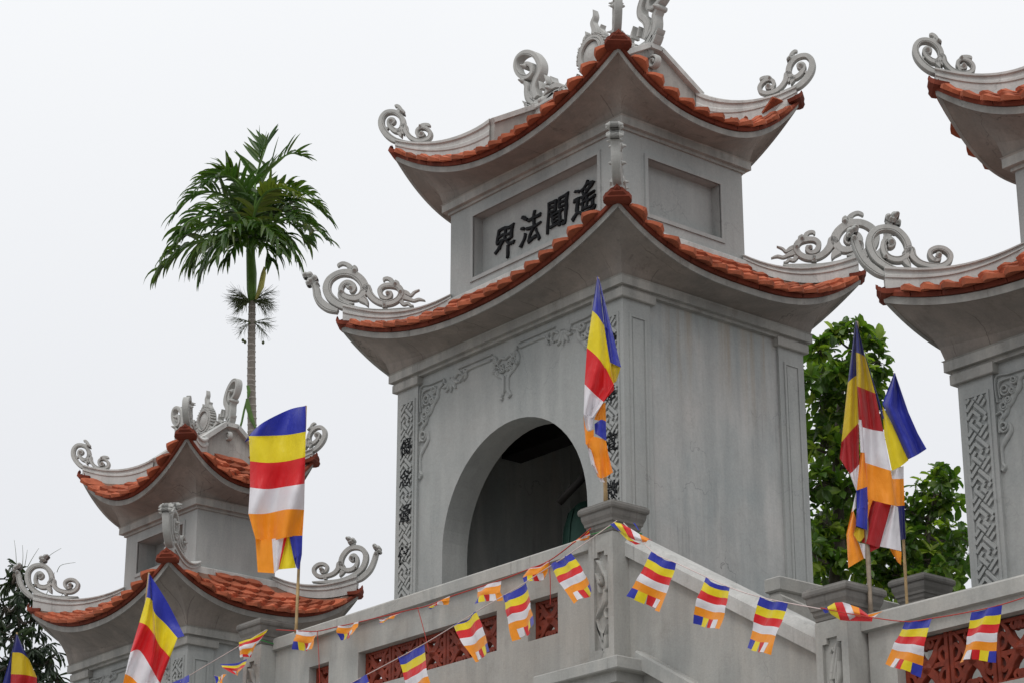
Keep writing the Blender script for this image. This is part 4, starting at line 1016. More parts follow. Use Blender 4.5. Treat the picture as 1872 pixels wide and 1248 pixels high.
def post(parent, cx, cy, hw, zb, zt, carve=None, ck=1.):
    mb = MB(); s_ = MB(); 
    pz0, pz1 = (zt - 1.12, zt - .17) if carve != 'short' else (zt - .62 - .5, zt - .15)
    rc = .035
    if carve:
        a = hw - .075
        # shaft with a sunk panel in its front
        s_.box(cx - hw, cx + hw, cy - hw + rc, cy + hw, zb, zt, 'parapet')
        s_.box(cx - hw, cx - a, cy - hw, cy - hw + rc, zb, zt, 'parapet'); s_.box(cx + a, cx + hw, cy - hw, cy - hw + rc, zb, zt, 'parapet')
        s_.box(cx - a, cx + a, cy - hw, cy - hw + rc, pz1, zt, 'parapet'); s_.box(cx - a, cx + a, cy - hw, cy - hw + rc, zb, pz0, 'parapet')
        for sx in (-1, 1):
            s_.box(min(cx + sx * a, cx + sx * (a - .05)), max(cx + sx * a, cx + sx * (a - .05)), cy - hw, cy - hw + rc, pz1 - .05, pz1, 'parapet')
    else: s_.box(cx - hw, cx + hw, cy - hw, cy + hw, zb, zt, 'parapet')
    o = s_.build('post', parent)
    cap_profile(mb, cx, cy, zt, hw * .93); mb.build('post_cap', o)
    if carve:
        m = MB(); fr = (Vector((cx, cy - hw + rc - .004, pz1)), Vector((1, 0, 0)), Vector((0, -1, 0))); W = a
        def g(p, wv, t_=.07): m.ribbon([(x * W, -z) for x, z in p], wv, fr, t_ * 1.25, 'parapet', rnd=True)
        if carve == 'phoenix':
            g([(-.6, .08), (-.2, .12), (.2, .2), (.6, .26), (.8, .36), (.6, .40)], [.03, .05, .05, .045, .035, .02], .07)
            g([(-.7, .20), (-.4, .28), (-.1, .30), (.1, .24)], [.02, .06, .06, .03]); g([(-.5, .28), (-.35, .36), (-.2, .40)], [.03, .03, .01])
            g([(.5, .38), (.35, .48), (.0, .54), (-.5, .60), (-.7, .64)], [.05, .07, .06, .04, .01], .07)
            g([(.7, .66), (.5, .60), (.75, .56)], [.02, .03, .02])
            for i in range(7):
                q = i / 6
                g([(-.75 + .1 * q, .66 + .06 * q), (-.35 + .1 * q, .76 + .05 * q), (.1 + .25 * (1 - q), .80 + .06 * q), (.55 + .2 * (1 - q) - .3 * q, .72 + .14 * q)], [.02, .028, .028, .012], .06)
            g([(-.7, .68), (-.3, .82), (.0, .92), (.3, .98), (.2, 1.04)][:4], [.03, .045, .05, .03], .06)
            g([(.30, .80), (.35, .90), (.1, .98), (.0, 1.02)], [.04, .05, .05, .02], .06)
        else:
            g([(.55, .06), (.25, .16), (.0, .24), (-.2, .36)], [.03, .06, .09, .07], .08)
            g([(.7, .10), (.4, .24), (.15, .36)], [.02, .05, .05], .08); g([(-.1, .14), (.1, .10), (.3, .14)], [.02, .04, .02], .08)
            g([(-.15, .30), (-.5, .42), (-.7, .52)], [.03, .035, .04]); g([(-.2, .36), (-.25, .48), (-.2, .58)], [.05, .05, .03])
            g([(.6, .22), (.55, .34), (.45, .42)], [.05, .05, .01]); g([(.3, .30), (.3, .42), (.2, .48)], [.05, .05, .01])
            g([(-.1, .50), (.15, .62), (.4, .76), (.2, .90)], [.06, .10, .12, .10], .08)
        m.knob(-.05 * W, -.30 if carve != 'phoenix' else -.27, .02, fr, .06, 'parapet')
        m.build('carved_relief', o)
    return o
bal = empty('balustrade', (0, -2, 0), label='grey balustrade wall with red pierced grilles and capped posts running below the towers', category='balustrade')
YF, YB = -2.0, -1.78
mb = MB(); hL = [(-3.08, -2.70, 7.13, 7.54), (-2.15, .23, 7.13, 7.54), (.72, 1.18, 7.13, 7.54)]
wall_with_openings(mb, -3.75, 1.9, YF, YB, 0, 7.86, hL, 'parapet'); mb.build('wall_panel', bal)
mb = MB(); coping(mb, -3.75, 1.87, 7.99, YF, YB); mb.build('coping', bal)
for a, b, z0, z1 in hL:
    n = max(1, round((b - a) / .47)); wd = (b - a) / n
    for i in range(n):
        inst('grille_block', GR, Matrix.Translation((a + i * wd + .005, YF + .13, z0)) @ Matrix.Diagonal(((wd - .012) / .44, 1, (z1 - z0) / .42, 1)), bal)
mb = MB(); hR = [(5.50, 8.4, 5.72, 6.26)]
wall_with_openings(mb, 5.2, 9.5, YF, YB, 0, 6.40, hR, 'parapet'); mb.build('wall_panel', bal)
mb = MB(); coping(mb, 5.17, 9.5, 6.53, YF, YB); mb.build('coping', bal)
for i in range(6):
    inst('grille_block', GR2, Matrix.Translation((5.50 + i * .483, YF + .13, 5.72)) @ Matrix.Diagonal((.478 / .52, 1, .54 / .56, 1)), bal)
# stair wall between the two posts
mb = MB(); sx0, sx1, sz0, sz1 = 2.22, 4.80, 7.90, 6.42
sl = (sz1 - sz0) / (sx1 - sx0)
vs = [(sx0, YF, 0), (sx1, YF, 0), (sx1, YF, sz1 - .15), (sx0, YF, sz0 - .15), (sx0, YB, 0), (sx1, YB, 0), (sx1, YB, sz1 - .15), (sx0, YB, sz0 - .15)]
mb.add(vs, [(0, 1, 2, 3), (7, 6, 5, 4), (0, 4, 5, 1), (1, 5, 6, 2), (2, 6, 7, 3), (3, 7, 4, 0)], 'parapet'); mb.build('wall_panel', bal)
mb = MB(); coping(mb, sx0, sx1, sz0, YF, YB, slope=sl, drop=.23, cham=.085, mat='curb'); mb.build('coping', bal)
post(bal, 2.05, -2.03, .175, 0, 7.90, 'phoenix'); post(bal, 4.98, -2.03, .185, 0, 6.50, 'short')
post(bal, -3.93, -2.03, .175, 0, 7.90, 'phoenix')
# ledge below the first post and the lower stair band
mb = MB(); mb.box(1.30, 2.50, -2.42, -1.9, 6.50, 6.62, 'parapet', .01); mb.box(1.42, 2.40, -2.34, -1.9, 6.40, 6.50, 'parapet'); mb.build('ledge', bal)
mb = MB()
rows = []
for x in (2.42, 5.2):
    z = 6.72 + sl * (x - 2.42); rows.append([(x, YF - .12, z - .16), (x, YF - .12, z - .02), (x, YF - .10, z), (x, YF + .02, z), (x, YF + .02, z - .16)])
mb.grid(rows, 'parapet', smooth=False, closed=True); mb.add(rows[0], [(4, 3, 2, 1, 0)], 'parapet'); mb.build('stair_string', bal)
# terrace floor behind the balustrade
mb = MB(); mb.box(-3.7, 2.2, -1.78, 0.02, 6.7, 6.9, 'parapet'); mb.build('terrace_floor', kind='structure')
# rear parapet with its post
rp = empty('rear_parapet', (2.6, 1.0, 0), label='plain grey parapet behind the flags, running back past the middle tower', category='parapet')
A = onX(1425, 1050, 2.6); X0 = 2.42
mb = MB(); mb.box(X0, 2.57, A.y + .03, 4.2, 0, A.z - .12, 'parapet'); mb.build('wall_panel', rp)
mb = MB(); mb.box(X0 - .03, 2.60, A.y, 4.2, A.z - .15, A.z, 'parapet', .015); mb.build('coping', rp)
mb = MB(); B0 = onX(1430, 1083, 2.75); 
rows = []
for y in (B0.y, B0.y + 2.2):
    z = B0.z - .15 * (y - B0.y); rows.append([(2.60, y, z - .5), (2.75, y, z - .5), (2.75, y, z - .03), (2.72, y, z), (2.60, y, z)])
mb.grid(rows, 'parapet', smooth=False, closed=True); mb.add(rows[0], [(4, 3, 2, 1, 0)], 'parapet'); mb.build('stair_coping', rp)
pc = onX(1712, 1050, 3.15)
post(rp, 2.95, pc.y, .17, 0, pc.z - .30)

# ------------------------------------------------------------------ ground and lower masonry
mb = MB(); mb.add([(-400, -400, 0), (400, -400, 0), (400, 400, 0), (-400, 400, 0)], [(0, 1, 2, 3)], 'ground'); mb.build('ground', kind='structure')

# ------------------------------------------------------------------ flags
def flag_patch(mb, cols, rows, dist, n=12, amp=.03, ph=0., freq=2.4, dd=0., sub=5, base_d=None):
    """rows: boundary lines (list of >=2 survey points, left to right); between consecutive rows lies one stripe of cols"""
    def samp(row, q):
        L_ = len(row) - 1; i = min(int(q * L_), L_ - 1); t = q * L_ - i
        p = [row[max(i - 1, 0)], row[i], row[i + 1], row[min(i + 2, L_)]]
        return tuple(catmull(p[0][j], p[1][j], p[2][j], p[3][j], t) for j in range(2)) if L_ > 1 else tuple(row[0][j] + (row[1][j] - row[0][j]) * q for j in range(2))
    for s_i, c in enumerate(cols):
        rr = []
        for j in range(sub + 1):
            v = s_i + j / sub; line = []
            for i in range(n + 1):
                q = i / n; a = samp(rows[s_i], q); b = samp(rows[s_i + 1], q)
                x = a[0] + (b[0] - a[0]) * j / sub; y = a[1] + (b[1] - a[1]) * j / sub
                d = dist + dd + amp * math.sin(2 * math.pi * (q * freq * .5 + v * .13) + ph) + amp * .45 * math.sin(q * 11 + v * 2.1 + ph * 2) + amp * .4 * noise.noise(Vector((q * 3, v * 1.2, ph)))
                line.append(facing(x, y, d))
            rr.append(line)
        mb.grid(rr, CL.get(c, c), smooth=True)
def pole(parent, p0, p1, r=.016, mat='bamboo'):
    mb = MB(); p0, p1 = Vector(p0), Vector(p1); n = 22; pts = []; rad = []
    for i in range(n + 1):
        pts.append(p0.lerp(p1, i / n)); rad.append(r * (1.18 if i % 4 == 0 else 1.) * (1 - .25 * i / n))
    mb.tube(pts, rad, mat, 8); return mb.build('bamboo_pole', parent)
def sub_weld(o):
    me = o.data; bm = bmesh.new(); bm.from_mesh(me); bmesh.ops.remove_doubles(bm, verts=bm.verts, dist=.0004); bm.to_mesh(me); bm.free()
def hd(x, y, Y): return (onY(x, y, Y) - CAM).dot(FW)
def Z(o, s): return lambda *p: [(o[0] + x / s, o[1] + y / s) for x, y in p]
# 1: large flag hanging straight, left of the middle tower
d1 = hd(541, 1150, -2.2)
f1 = empty('flag', facing(541, 1150, d1), label='large flag hanging full width with all its stripes showing, above the left balustrade post', category='flag', group='large five-colour flags on bamboo poles')
mb = MB()
flag_patch(mb, ['b', 'y', 'r', 'w', 'o'], [[(455, 795), (480, 772), (528, 748), (559, 741)], [(455, 796), (480, 796), (525, 794), (559, 788)], [(457, 842), (490, 845), (525, 842), (558, 834)],
   [(457, 890), (490, 893), (525, 888), (557, 883)], [(454, 938), (485, 938), (525, 930), (556, 931)], [(467, 984), (495, 987), (525, 981), (553, 978)]], d1, n=26, amp=.075, ph=.6, freq=3.2, sub=7)
flag_patch(mb, ['o'], [[(467, 984), (497, 984)], [(471, 1045), (501, 1047)]], d1, n=6, amp=.015)
flag_patch(mb, ['w'], [[(497, 984), (520, 981)], [(501, 1047), (509, 1040)]], d1, n=6, amp=.02)
flag_patch(mb, ['r'], [[(519, 981), (525, 980)], [(509, 1040), (510, 1039)]], d1, n=3, amp=.01)
flag_patch(mb, ['y'], [[(524, 980), (531, 979)], [(509, 1040), (541, 1037)]], d1, n=6, amp=.02, dd=.02)
flag_patch(mb, ['b'], [[(529, 979), (553, 978)], [(538, 1022), (551, 1010)], [(542, 1036), (547, 1039)]][0:1] + [[(537, 1020), (552, 1012)]], d1, n=8, amp=.03, dd=-.02)
flag_patch(mb, ['b'], [[(537, 1020), (552, 1012)], [(542, 1037), (547, 1040)]], d1, n=8, amp=.03, dd=-.02)
flag_patch(mb, ['cloth_blue_deep'], [[(446, 810), (454, 796)], [(447, 808), (456, 803)]], d1, n=3, amp=.01)
o = mb.build('flag_cloth', f1, recalc=False); sub_weld(o)
pole(f1, facing(541, 1156, d1 + .12), facing(559.0, 741, d1 + .12), .018)
# 2: flag low at left in front of the left tower
d2 = hd(240, 1300, -2.8); z = Z((220, 880), 3.392)
f2 = empty('flag', facing(236, 1330, d2), label='flag draped in a slanting cone in front of the left tower, blue fold pointing right', category='flag', group='large five-colour flags on bamboo poles')
mb = MB()
flag_patch(mb, ['b', 'y', 'r', 'w', 'o'], [z((176, 566), (180, 568), (182, 572)), z((163, 715), (185, 722), (200, 740)), z((118, 870), (165, 890), (212, 950)), z((62, 1055), (120, 1045), (190, 1150)), z((30, 1190), (75, 1215), (150, 1300)), z((0, 1330), (60, 1380), (120, 1420))], d2, n=16, amp=.04, ph=1.)
flag_patch(mb, ['b', 'y', 'r', 'w'], [z((180, 568), (200, 600), (300, 760), (397, 955)), z((200, 740), (212, 810), (285, 885), (354, 966)), z((212, 950), (240, 1010), (275, 1050), (308, 1088)), z((190, 1150), (215, 1195), (232, 1225), (248, 1248)), z((150, 1300), (170, 1330), (190, 1350), (200, 1370))], d2, n=18, amp=.05, ph=2.2, dd=.03)
o = mb.build('flag_cloth', f2, recalc=False); sub_weld(o)
pole(f2, facing(234, 1400, d2 + .16), facing(272.5, 1046, d2 + .10), .016)
# 3: flag in front of the middle tower on the first post
d3 = hd(1107, 905, -2.0); z = Z((1000, 480), 2.8367)
f3 = empty('flag', facing(1107, 905, d3), label='furled flag standing behind the post cap at the corner of the middle tower', category='flag', group='large five-colour flags on bamboo poles')
mb = MB()
flag_patch(mb, ['b', 'y', 'r', 'w'], [z((260, 71), (262, 73), (266, 76)), z((235, 250), (262, 275), (295, 325)), z((207, 440), (275, 505), (346, 628)), z((195, 628), (245, 678), (293, 720)), z((190, 780), (215, 800), (240, 800))], d3, n=18, amp=.05, ph=.3, sub=7)
flag_patch(mb, ['r'], [z((293, 520), (346, 628)), z((293, 719), (347, 658))], d3, n=6, amp=.02, dd=.005)
flag_patch(mb, ['w'], [z((240, 700), (293, 720)), z((236, 830), (243, 800)), z((222, 868), (238, 862))], d3, n=6, amp=.02, dd=.006) if False else None
flag_patch(mb, ['w'], [z((190, 780), (240, 800)), z((206, 868), (238, 862))], d3, n=8, amp=.03, dd=.004)
flag_patch(mb, ['w'], [z((240, 690), (293, 720)), z((238, 812), (246, 800))], d3, n=8, amp=.02, dd=.004)
flag_patch(mb, ['b'], [z((264, 74), (272, 90)), z((290, 280), (340, 350)), z((328, 520), (383, 540))][0:1] + [z((283, 180), (300, 200))], d3, n=8, amp=.02, dd=.05)
flag_patch(mb, ['b'], [z((283, 180), (300, 200)), z((298, 330), (343, 375))], d3, n=8, amp=.03, dd=.05)
flag_patch(mb, ['b'], [z((298, 330), (343, 375)), z((326, 515), (384, 542))], d3, n=8, amp=.03, dd=.05)
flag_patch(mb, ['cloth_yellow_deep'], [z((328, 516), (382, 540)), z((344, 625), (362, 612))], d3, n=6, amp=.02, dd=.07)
flag_patch(mb, ['o'], [z((188, 785), (207, 868), (243, 862)), z((200, 930), (205, 940), (243, 915))], d3, n=8, amp=.02, dd=.0)
flag_patch(mb, ['o'], [z((272, 742), (303, 722)), z((244, 812), (306, 822))], d3, n=8, amp=.02, dd=.06)
flag_patch(mb, ['b'], [z((246, 835), (280, 812), (306, 822)), z((250, 885), (275, 900), (308, 922))], d3, n=8, amp=.03, dd=.02)
flag_patch(mb, ['o', 'o'], [z((200, 935), (243, 900), (306, 922)), z((238, 1000), (270, 985), (318, 990)), z((262, 1108), (290, 1115), (342, 1085))], d3, n=12, amp=.05, ph=1.2)
flag_patch(mb, ['w'], [z((206, 940), (240, 985)), z((228, 1040), (260, 1060)), z((262, 1130), (300, 1135))][:2], d3, n=8, amp=.03, dd=.01)
flag_patch(mb, ['w'], [z((228, 1040), (260, 1060)), z((275, 1132), (300, 1137))], d3, n=8, amp=.03, dd=.01)
o = mb.build('flag_cloth', f3, recalc=False); sub_weld(o)
pole(f3, facing(1107.5, 915, d3 + .16), facing(1093, 508, d3 + .14), .020)
# 4: crumpled flag at right
d4 = hd(1592, 1118, -2.0); z = Z((1440, 560), 2.311)
f4 = empty('flag', facing(1592, 1118, d4), label='tall crumpled flag on the weathered pole beside the second post cap, orange ends hanging down', category='flag', group='large five-colour flags on bamboo poles')
mb = MB()
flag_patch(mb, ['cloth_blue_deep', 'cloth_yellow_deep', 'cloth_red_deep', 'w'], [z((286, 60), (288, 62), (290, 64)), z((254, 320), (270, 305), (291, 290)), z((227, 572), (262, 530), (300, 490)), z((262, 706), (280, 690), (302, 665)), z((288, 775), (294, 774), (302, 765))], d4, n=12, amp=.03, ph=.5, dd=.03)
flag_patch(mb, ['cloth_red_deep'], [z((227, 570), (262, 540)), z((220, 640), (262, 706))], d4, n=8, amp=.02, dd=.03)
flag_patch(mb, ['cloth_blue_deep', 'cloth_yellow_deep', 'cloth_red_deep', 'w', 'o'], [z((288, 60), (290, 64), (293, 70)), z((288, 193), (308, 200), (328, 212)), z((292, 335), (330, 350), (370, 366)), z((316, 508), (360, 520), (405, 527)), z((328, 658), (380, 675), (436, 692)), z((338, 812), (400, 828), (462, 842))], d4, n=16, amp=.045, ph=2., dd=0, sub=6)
flag_patch(mb, ['cloth_red_deep'], [z((293, 336), (318, 348)), z((300, 478), (320, 510))], d4, n=6, amp=.01, dd=-.005)
flag_patch(mb, ['cloth_blue_deep'], [z((328, 210), (332, 215)), z((370, 365), (382, 380)), z((396, 475), (407, 470))][:2], d4, n=4, amp=.01, dd=.02)
flag_patch(mb, ['cloth_blue_deep'], [z((368, 355), (380, 370)), z((400, 478), (407, 470))], d4, n=4, amp=.01, dd=.02)
flag_patch(mb, ['w'], [z((300, 476), (318, 480)), z((308, 614), (327, 617))], d4, n=6, amp=.012, dd=-.03)
flag_patch(mb, ['o'], [z((308, 614), (328, 618)), z((292, 775), (335, 760))], d4, n=8, amp=.02, dd=-.03)
flag_patch(mb, ['b'], [z((290, 775), (336, 760)), z((292, 850), (338, 850))], d4, n=8, amp=.03, dd=-.03)
flag_patch(mb, ['b'], [z((292, 850), (338, 850)), z((288, 925), (336, 942))], d4, n=8, amp=.03, dd=-.03, ph=1)
flag_patch(mb, ['cloth_red_deep'], [z((345, 812), (390, 825), (438, 836)), z((312, 995), (350, 1005), (387, 1018))], d4, n=10, amp=.04, dd=.02)
flag_patch(mb, ['w'], [z((437, 834), (466, 845)), z((388, 1012), (430, 1020), (480, 1032))], d4, n=10, amp=.04, dd=.025)
flag_patch(mb, ['o'], [z((340, 810), (360, 815)), z((338, 900), (345, 860))], d4, n=4, amp=.01, dd=.0)
flag_patch(mb, ['w'], [z((286, 790), (292, 780)), z((270, 868), (288, 850))], d4, n=4, amp=.01, dd=.03)
flag_patch(mb, ['o', 'o'], [z((272, 850), (280, 868), (290, 900)), z((248, 960), (265, 965), (285, 965)), z((256, 1103), (285, 1085), (325, 1062))], d4, n=10, amp=.04, dd=.03)
flag_patch(mb, ['cloth_yellow_deep'], [z((286, 930), (322, 940)), z((278, 962), (302, 992), (324, 972))], d4, n=8, amp=.02, dd=0)
flag_patch(mb, ['w'], [z((300, 995), (328, 1002)), z((322, 1062), (330, 1064))], d4, n=4, amp=.01, dd=.03)
flag_patch(mb, ['cloth_red_deep'], [z((328, 1000), (355, 1006)), z((330, 1045), (385, 1018))], d4, n=6, amp=.01, dd=.035)
flag_patch(mb, ['o'], [z((430, 1020), (481, 1034)), z((462, 1075), (479, 1090))], d4, n=6, amp=.02, dd=.04)
o = mb.build('flag_cloth', f4, recalc=False); sub_weld(o)
pole(f4, facing(1592, 1122, d4 + .0), facing(1566, 588, d4 + .14), .020, 'bamboo_grey')
# 5: second flag at right, behind
d5 = hd(1657, 1090, -1.2)
f5 = empty('flag', facing(1657, 1100, d5), label='flag spreading a blue and yellow corner to the right, on the thinner pole behind', category='flag', group='large five-colour flags on bamboo poles')
mb = MB()
flag_patch(mb, ['b', 'b', 'b'], [z((450, 279), (452, 280), (454, 281)), z((400, 408), (450, 420), (510, 445)), z((455, 525), (500, 530), (550, 535)), z((508, 645), (548, 625), (587, 600))], d5, n=16, amp=.06, ph=.2, freq=3)
flag_patch(mb, ['y', 'y'], [z((400, 420), (402, 422), (404, 425)), z((408, 540), (435, 540), (465, 540)), z((440, 692), (475, 675), (510, 648))], d5, n=10, amp=.03, dd=.01)
flag_patch(mb, ['w', 'o', 'cloth_blue_deep'], [z((436, 690), (490, 672)), z((440, 727), (490, 726)), z((452, 842), (494, 839)), z((476, 985), (499, 980))], d5, n=10, amp=.03, dd=.03)
o = mb.build('flag_cloth', f5, recalc=False); sub_weld(o)
pole(f5, facing(1659, 1120, d5 + .1), facing(1635, 682, d5 + .14), .014)
# 6: flag at the bottom left corner
d6 = hd(20, 1300, -2.8); z = Z((0, 900), 3.586)
f6 = empty('flag', facing(20, 1330, d6), label='flag at the bottom left corner, before the dark leaves, yellow over red', category='flag', group='large five-colour flags on bamboo poles')
mb = MB()
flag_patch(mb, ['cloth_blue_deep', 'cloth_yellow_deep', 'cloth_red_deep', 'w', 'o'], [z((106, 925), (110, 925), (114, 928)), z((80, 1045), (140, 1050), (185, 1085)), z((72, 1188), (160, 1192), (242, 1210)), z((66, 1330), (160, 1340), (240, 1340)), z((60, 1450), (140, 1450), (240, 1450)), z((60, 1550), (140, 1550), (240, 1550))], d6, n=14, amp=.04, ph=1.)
flag_patch(mb, ['cloth_yellow_deep'], [z((180, 1082), (190, 1090)), z((236, 1205), (243, 1212))], d6, n=4, amp=.01)
flag_patch(mb, ['cloth_blue_deep'], [z((104, 926), (110, 930)), z((75, 1050), (82, 1050)), z((15, 1255), (70, 1255))][:2], d6, n=6, amp=.02, dd=.03)
flag_patch(mb, ['cloth_blue_deep'], [z((75, 1050), (82, 1050)), z((15, 1260), (72, 1260))], d6, n=6, amp=.02, dd=.03)
o = mb.build('flag_cloth', f6, recalc=False); sub_weld(o)
pole(f6, facing(18, 1400, d6 + .05), facing(31, 1155, d6 + .04), .014)

# ------------------------------------------------------------------ bunting
def bunting(px, order, label, Y, rows=(1, 1, 1, 1, 1, 1.15), curl=.0, group='small flags strung along the balustrade', name='bunting_flag', ph=0.):
    """px: TL,TR,BR,BL survey points; order: colours of the lower cross strips from left; rows: heights of b,y,r,w,o and cross strips"""
    TL, TR, BR, BL = px
    TLw, TRw, BRw, BLw = [onY(*p, Y) for p in px]; rv = random.Random(int(px[0][0] * 7 + px[0][1])); k1, k2, k3, cr = rv.uniform(-1, 1), rv.uniform(-1, 1), rv.uniform(.6, 1.5), rv.uniform(.2, .8)
    tot = sum(rows); n = 10; mb = MB()
    def S(q, v):
        P = TLw.lerp(TRw, q).lerp(BLw.lerp(BRw, q), v)
        amp = .010 + .030 * v
        P = P + Vector((0, -1, 0)) * (amp * math.sin(q * 4.2 + v * 2 + ph) + .012 * math.sin(q * 9 + ph * 3 + v * 5) + .02 * v)
        P = P + Vector((0, -1, 0)) * (.05 * max(0, k1) * (q * v) ** 2 + .05 * max(0, -k1) * ((1 - q) * v) ** 2 + .012 * k3 * math.exp(-((q - cr - .25 * k2 * (v - .5)) * 11) ** 2) + .010 * k3 * math.exp(-((v - .5 - .3 * k1 * (q - .5)) * 9) ** 2))
        P.x += .012 * k2 * math.sin(v * 3.2 + k1)
        P.z += .006 * math.sin(q * 7 + ph) - .012 * math.sin(math.pi * q) * (1 - v)
        return P
    v0 = 0.
    for i, c in enumerate('byrwo'):
        if rows[i] <= 0: continue
        v1 = v0 + rows[i] / tot
        mb.grid([[S(k / n, v0 + (v1 - v0) * j / 3) for k in range(n + 1)] for j in range(4)], CL[c]); v0 = v1
    for i, c in enumerate(order):
        q0, q1 = i / 5, (i + 1) / 5
        if c == 'o' and order[0] == 'o' : pass
        ext = random.uniform(-.012, .02) + (.02 if c == 'o' else 0)
        mb.grid([[S(q0 + (q1 - q0) * k / 3, v0 + (1 + ext - v0) * j / 3) + Vector((0, -.004 * math.sin(i * 2.3) * j, 0)) for k in range(4)] for j in range(4)], CL[c])
    o = mb.build(name, recalc=False, label=label, category='bunting flag', group=group)
    sub_weld(o)
    return o
YB_ = -2.55
A_ = 'owryb'; B_ = 'byrwo'
bunting([(1007, 1032), (1043, 1010), (1088, 1077), (1055, 1103)], A_, 'slanting small flag nearest the corner post, its strips over the carved panel', YB_)
bunting([(920, 1089), (958, 1065), (990, 1141), (942, 1171)], A_, 'slanting small flag hanging over the right end of the long red grille', YB_, ph=1)
bunting([(830, 1143), (871, 1117), (905, 1191), (867, 1208)], A_, 'slanting small flag whose blue top edge is rolled over, before the red grille', YB_, rows=(.12, .8, 1, 1, 1, 1), ph=2)
bunting([(728, 1200), (775, 1176), (799, 1269), (746, 1288)], A_, 'slanting small flag under the middle of the red grille, cut by the bottom edge', YB_, ph=3)
bunting([(634, 1249), (673, 1231), (697, 1322), (652, 1338)], A_, 'small flag showing only its blue and yellow top at the bottom edge below the grille', YB_, ph=4)
YW = -2.16
bunting([(543, 1151), (578, 1152), (576, 1187), (539, 1188)], B_, 'folded small flag on the wall string, first right of the left post cap', YW, rows=(0, 0, 0, .7, 1.1, 1.2), ph=1)
bunting([(619, 1144), (656, 1136), (656, 1161), (620, 1170)], B_, 'folded small flag on the wall string above the small red grille opening', YW, rows=(0, 0, 0, .3, 1.1, 1.2), ph=2)
bunting([(693, 1130), (739, 1116), (729, 1131), (692, 1139)], B_, 'small flag blown almost flat, white and orange edge only, on the wall string', YW, rows=(0, 0, .3, 1, 1, .3), ph=3)
bunting([(783, 1106), (825, 1088), (822, 1103), (786, 1113)], B_, 'small flag blown up, striped end curling, above the left part of the long grille', YW, rows=(0, 0, 0, .3, 1, 1.3), ph=4)
bunting([(872, 1073), (916, 1059), (920, 1095), (875, 1104)], B_, 'folded small flag on the wall string, orange with striped end, over the coping mid way', YW, rows=(0, 0, 0, .6, 1.2, 1.1), ph=5)
bunting([(962, 1041), (1004, 1024), (997, 1054), (966, 1067)], B_, 'folded small flag on the wall string behind the knot of the two strings', YW, rows=(0, 0, .15, .15, 1.2, 1.1), ph=6)
bunting([(1051, 990), (1077, 970), (1076, 980), (1058, 994)], 'rwooo', 'crumpled red scrap of flag tied left of the corner post cap', YW - .1, rows=(0, .2, .8, .6, .6, .2), ph=6)
YR = -2.45
bunting([(1194, 1008), (1234, 1027), (1212, 1117), (1156, 1092)], B_, 'small flag first to the right of the corner post, over the stair wall', YR, ph=.5)
bunting([(1290, 1055), (1335, 1073), (1325, 1150), (1268, 1141)], B_, 'small flag in the middle of the stair wall, its blue top partly rolled', YR, rows=(.6, 1, 1, 1, 1, 1.1), ph=1.5)
bunting([(1392, 1091), (1440, 1101), (1422, 1197), (1363, 1184)], B_, 'small flag lowest on the stair wall, hanging square before the second post', YR, ph=2.5)
bunting([(1652, 1135), (1706, 1129), (1684, 1235), (1619, 1211)], A_, 'small flag slanting left over the edge of the right red grille', YR, ph=3.5)
bunting([(1776, 1117), (1832, 1104), (1820, 1207), (1760, 1207)], A_, 'rightmost small flag, hanging in front of the right red grille', YR, ph=4.5)
bunting([(439, 1174), (487, 1150), (464, 1194), (445, 1203)], 'wrrwy', 'bunched small flag with orange and white checks under the left post cap', YW - .2, rows=(0, .5, .7, 1, 1.2, .6), ph=.7)
bunting([(401, 1214), (452, 1204), (447, 1234), (428, 1232)], 'rwooo', 'narrow curled flag strip hanging left of the left post', YW - .2, rows=(.5, .6, .7, 0, .0, 1.2), ph=1.7)
bunting([(393, 1234), (413, 1231), (414, 1252), (397, 1254)], B_, 'small striped tail of a flag at the bottom edge left of the left post', YW - .2, rows=(0, 0, 0, .01, .01, 1), ph=2.7)
bunting([(302, 1250), (349, 1232), (352, 1320), (300, 1335)], A_, 'small flag at the bottom edge right of the cone-shaped flag, blue and yellow top only', YW - .6, ph=3.7)
# cloths wrapped round the posts
def wrap(o_, s_, top, bot, cols, Y, label, extra=None):
    z_ = Z(o_, s_); mb = MB(); T_, B2 = z_(*top), z_(*bot)
    for i, c in enumerate(cols):
        t0, t1, b0, b1 = T_[i], T_[i + 1], B2[i], B2[i + 1]
        rr = []
        for j in range(7):
            v = j / 6; line = []
            for k in range(6):
                q = k / 5; x = (t0[0] + (t1[0] - t0[0]) * q) * (1 - v) + (b0[0] + (b1[0] - b0[0]) * q) * v; y = (t0[1] + (t1[1] - t0[1]) * q) * (1 - v) + (b0[1] + (b1[1] - b0[1]) * q) * v
                line.append(onY(x, y, Y - .05 * math.sin(math.pi * v) - .015 * math.sin(8 * v + i)))
            rr.append(line)
        mb.grid(rr, CL[c])
    if extra:
        for c, poly in extra:
            mb.add([onY(x, y, Y - .02) for x, y in z_(*poly)], [tuple(range(len(poly)))], CL[c])
    o = mb.build('bunting_flag', recalc=False, label=label, category='bunting flag', group='small flags bunched round the posts'); sub_weld(o)
    return o
wrap((1020, 880), 3.391, [(345, 248), (392, 258), (450, 288), (505, 322), (565, 352)], [(400, 320), (440, 345), (480, 362), (525, 372), (545, 375)], 'yrwo', -2.36, 'small flag bunched and tied under the corner post cap, running to the right',
     [('b', [(322, 262), (350, 252), (430, 330), (420, 340)]), ('y', [(372, 300), (430, 335), (480, 372), (430, 360)]), ('r', [(430, 360), (480, 370), (515, 385), (480, 388)]), ('r', [(545, 350), (590, 362), (560, 358)]), ('b', [(465, 252), (478, 256), (505, 300), (495, 296)])])
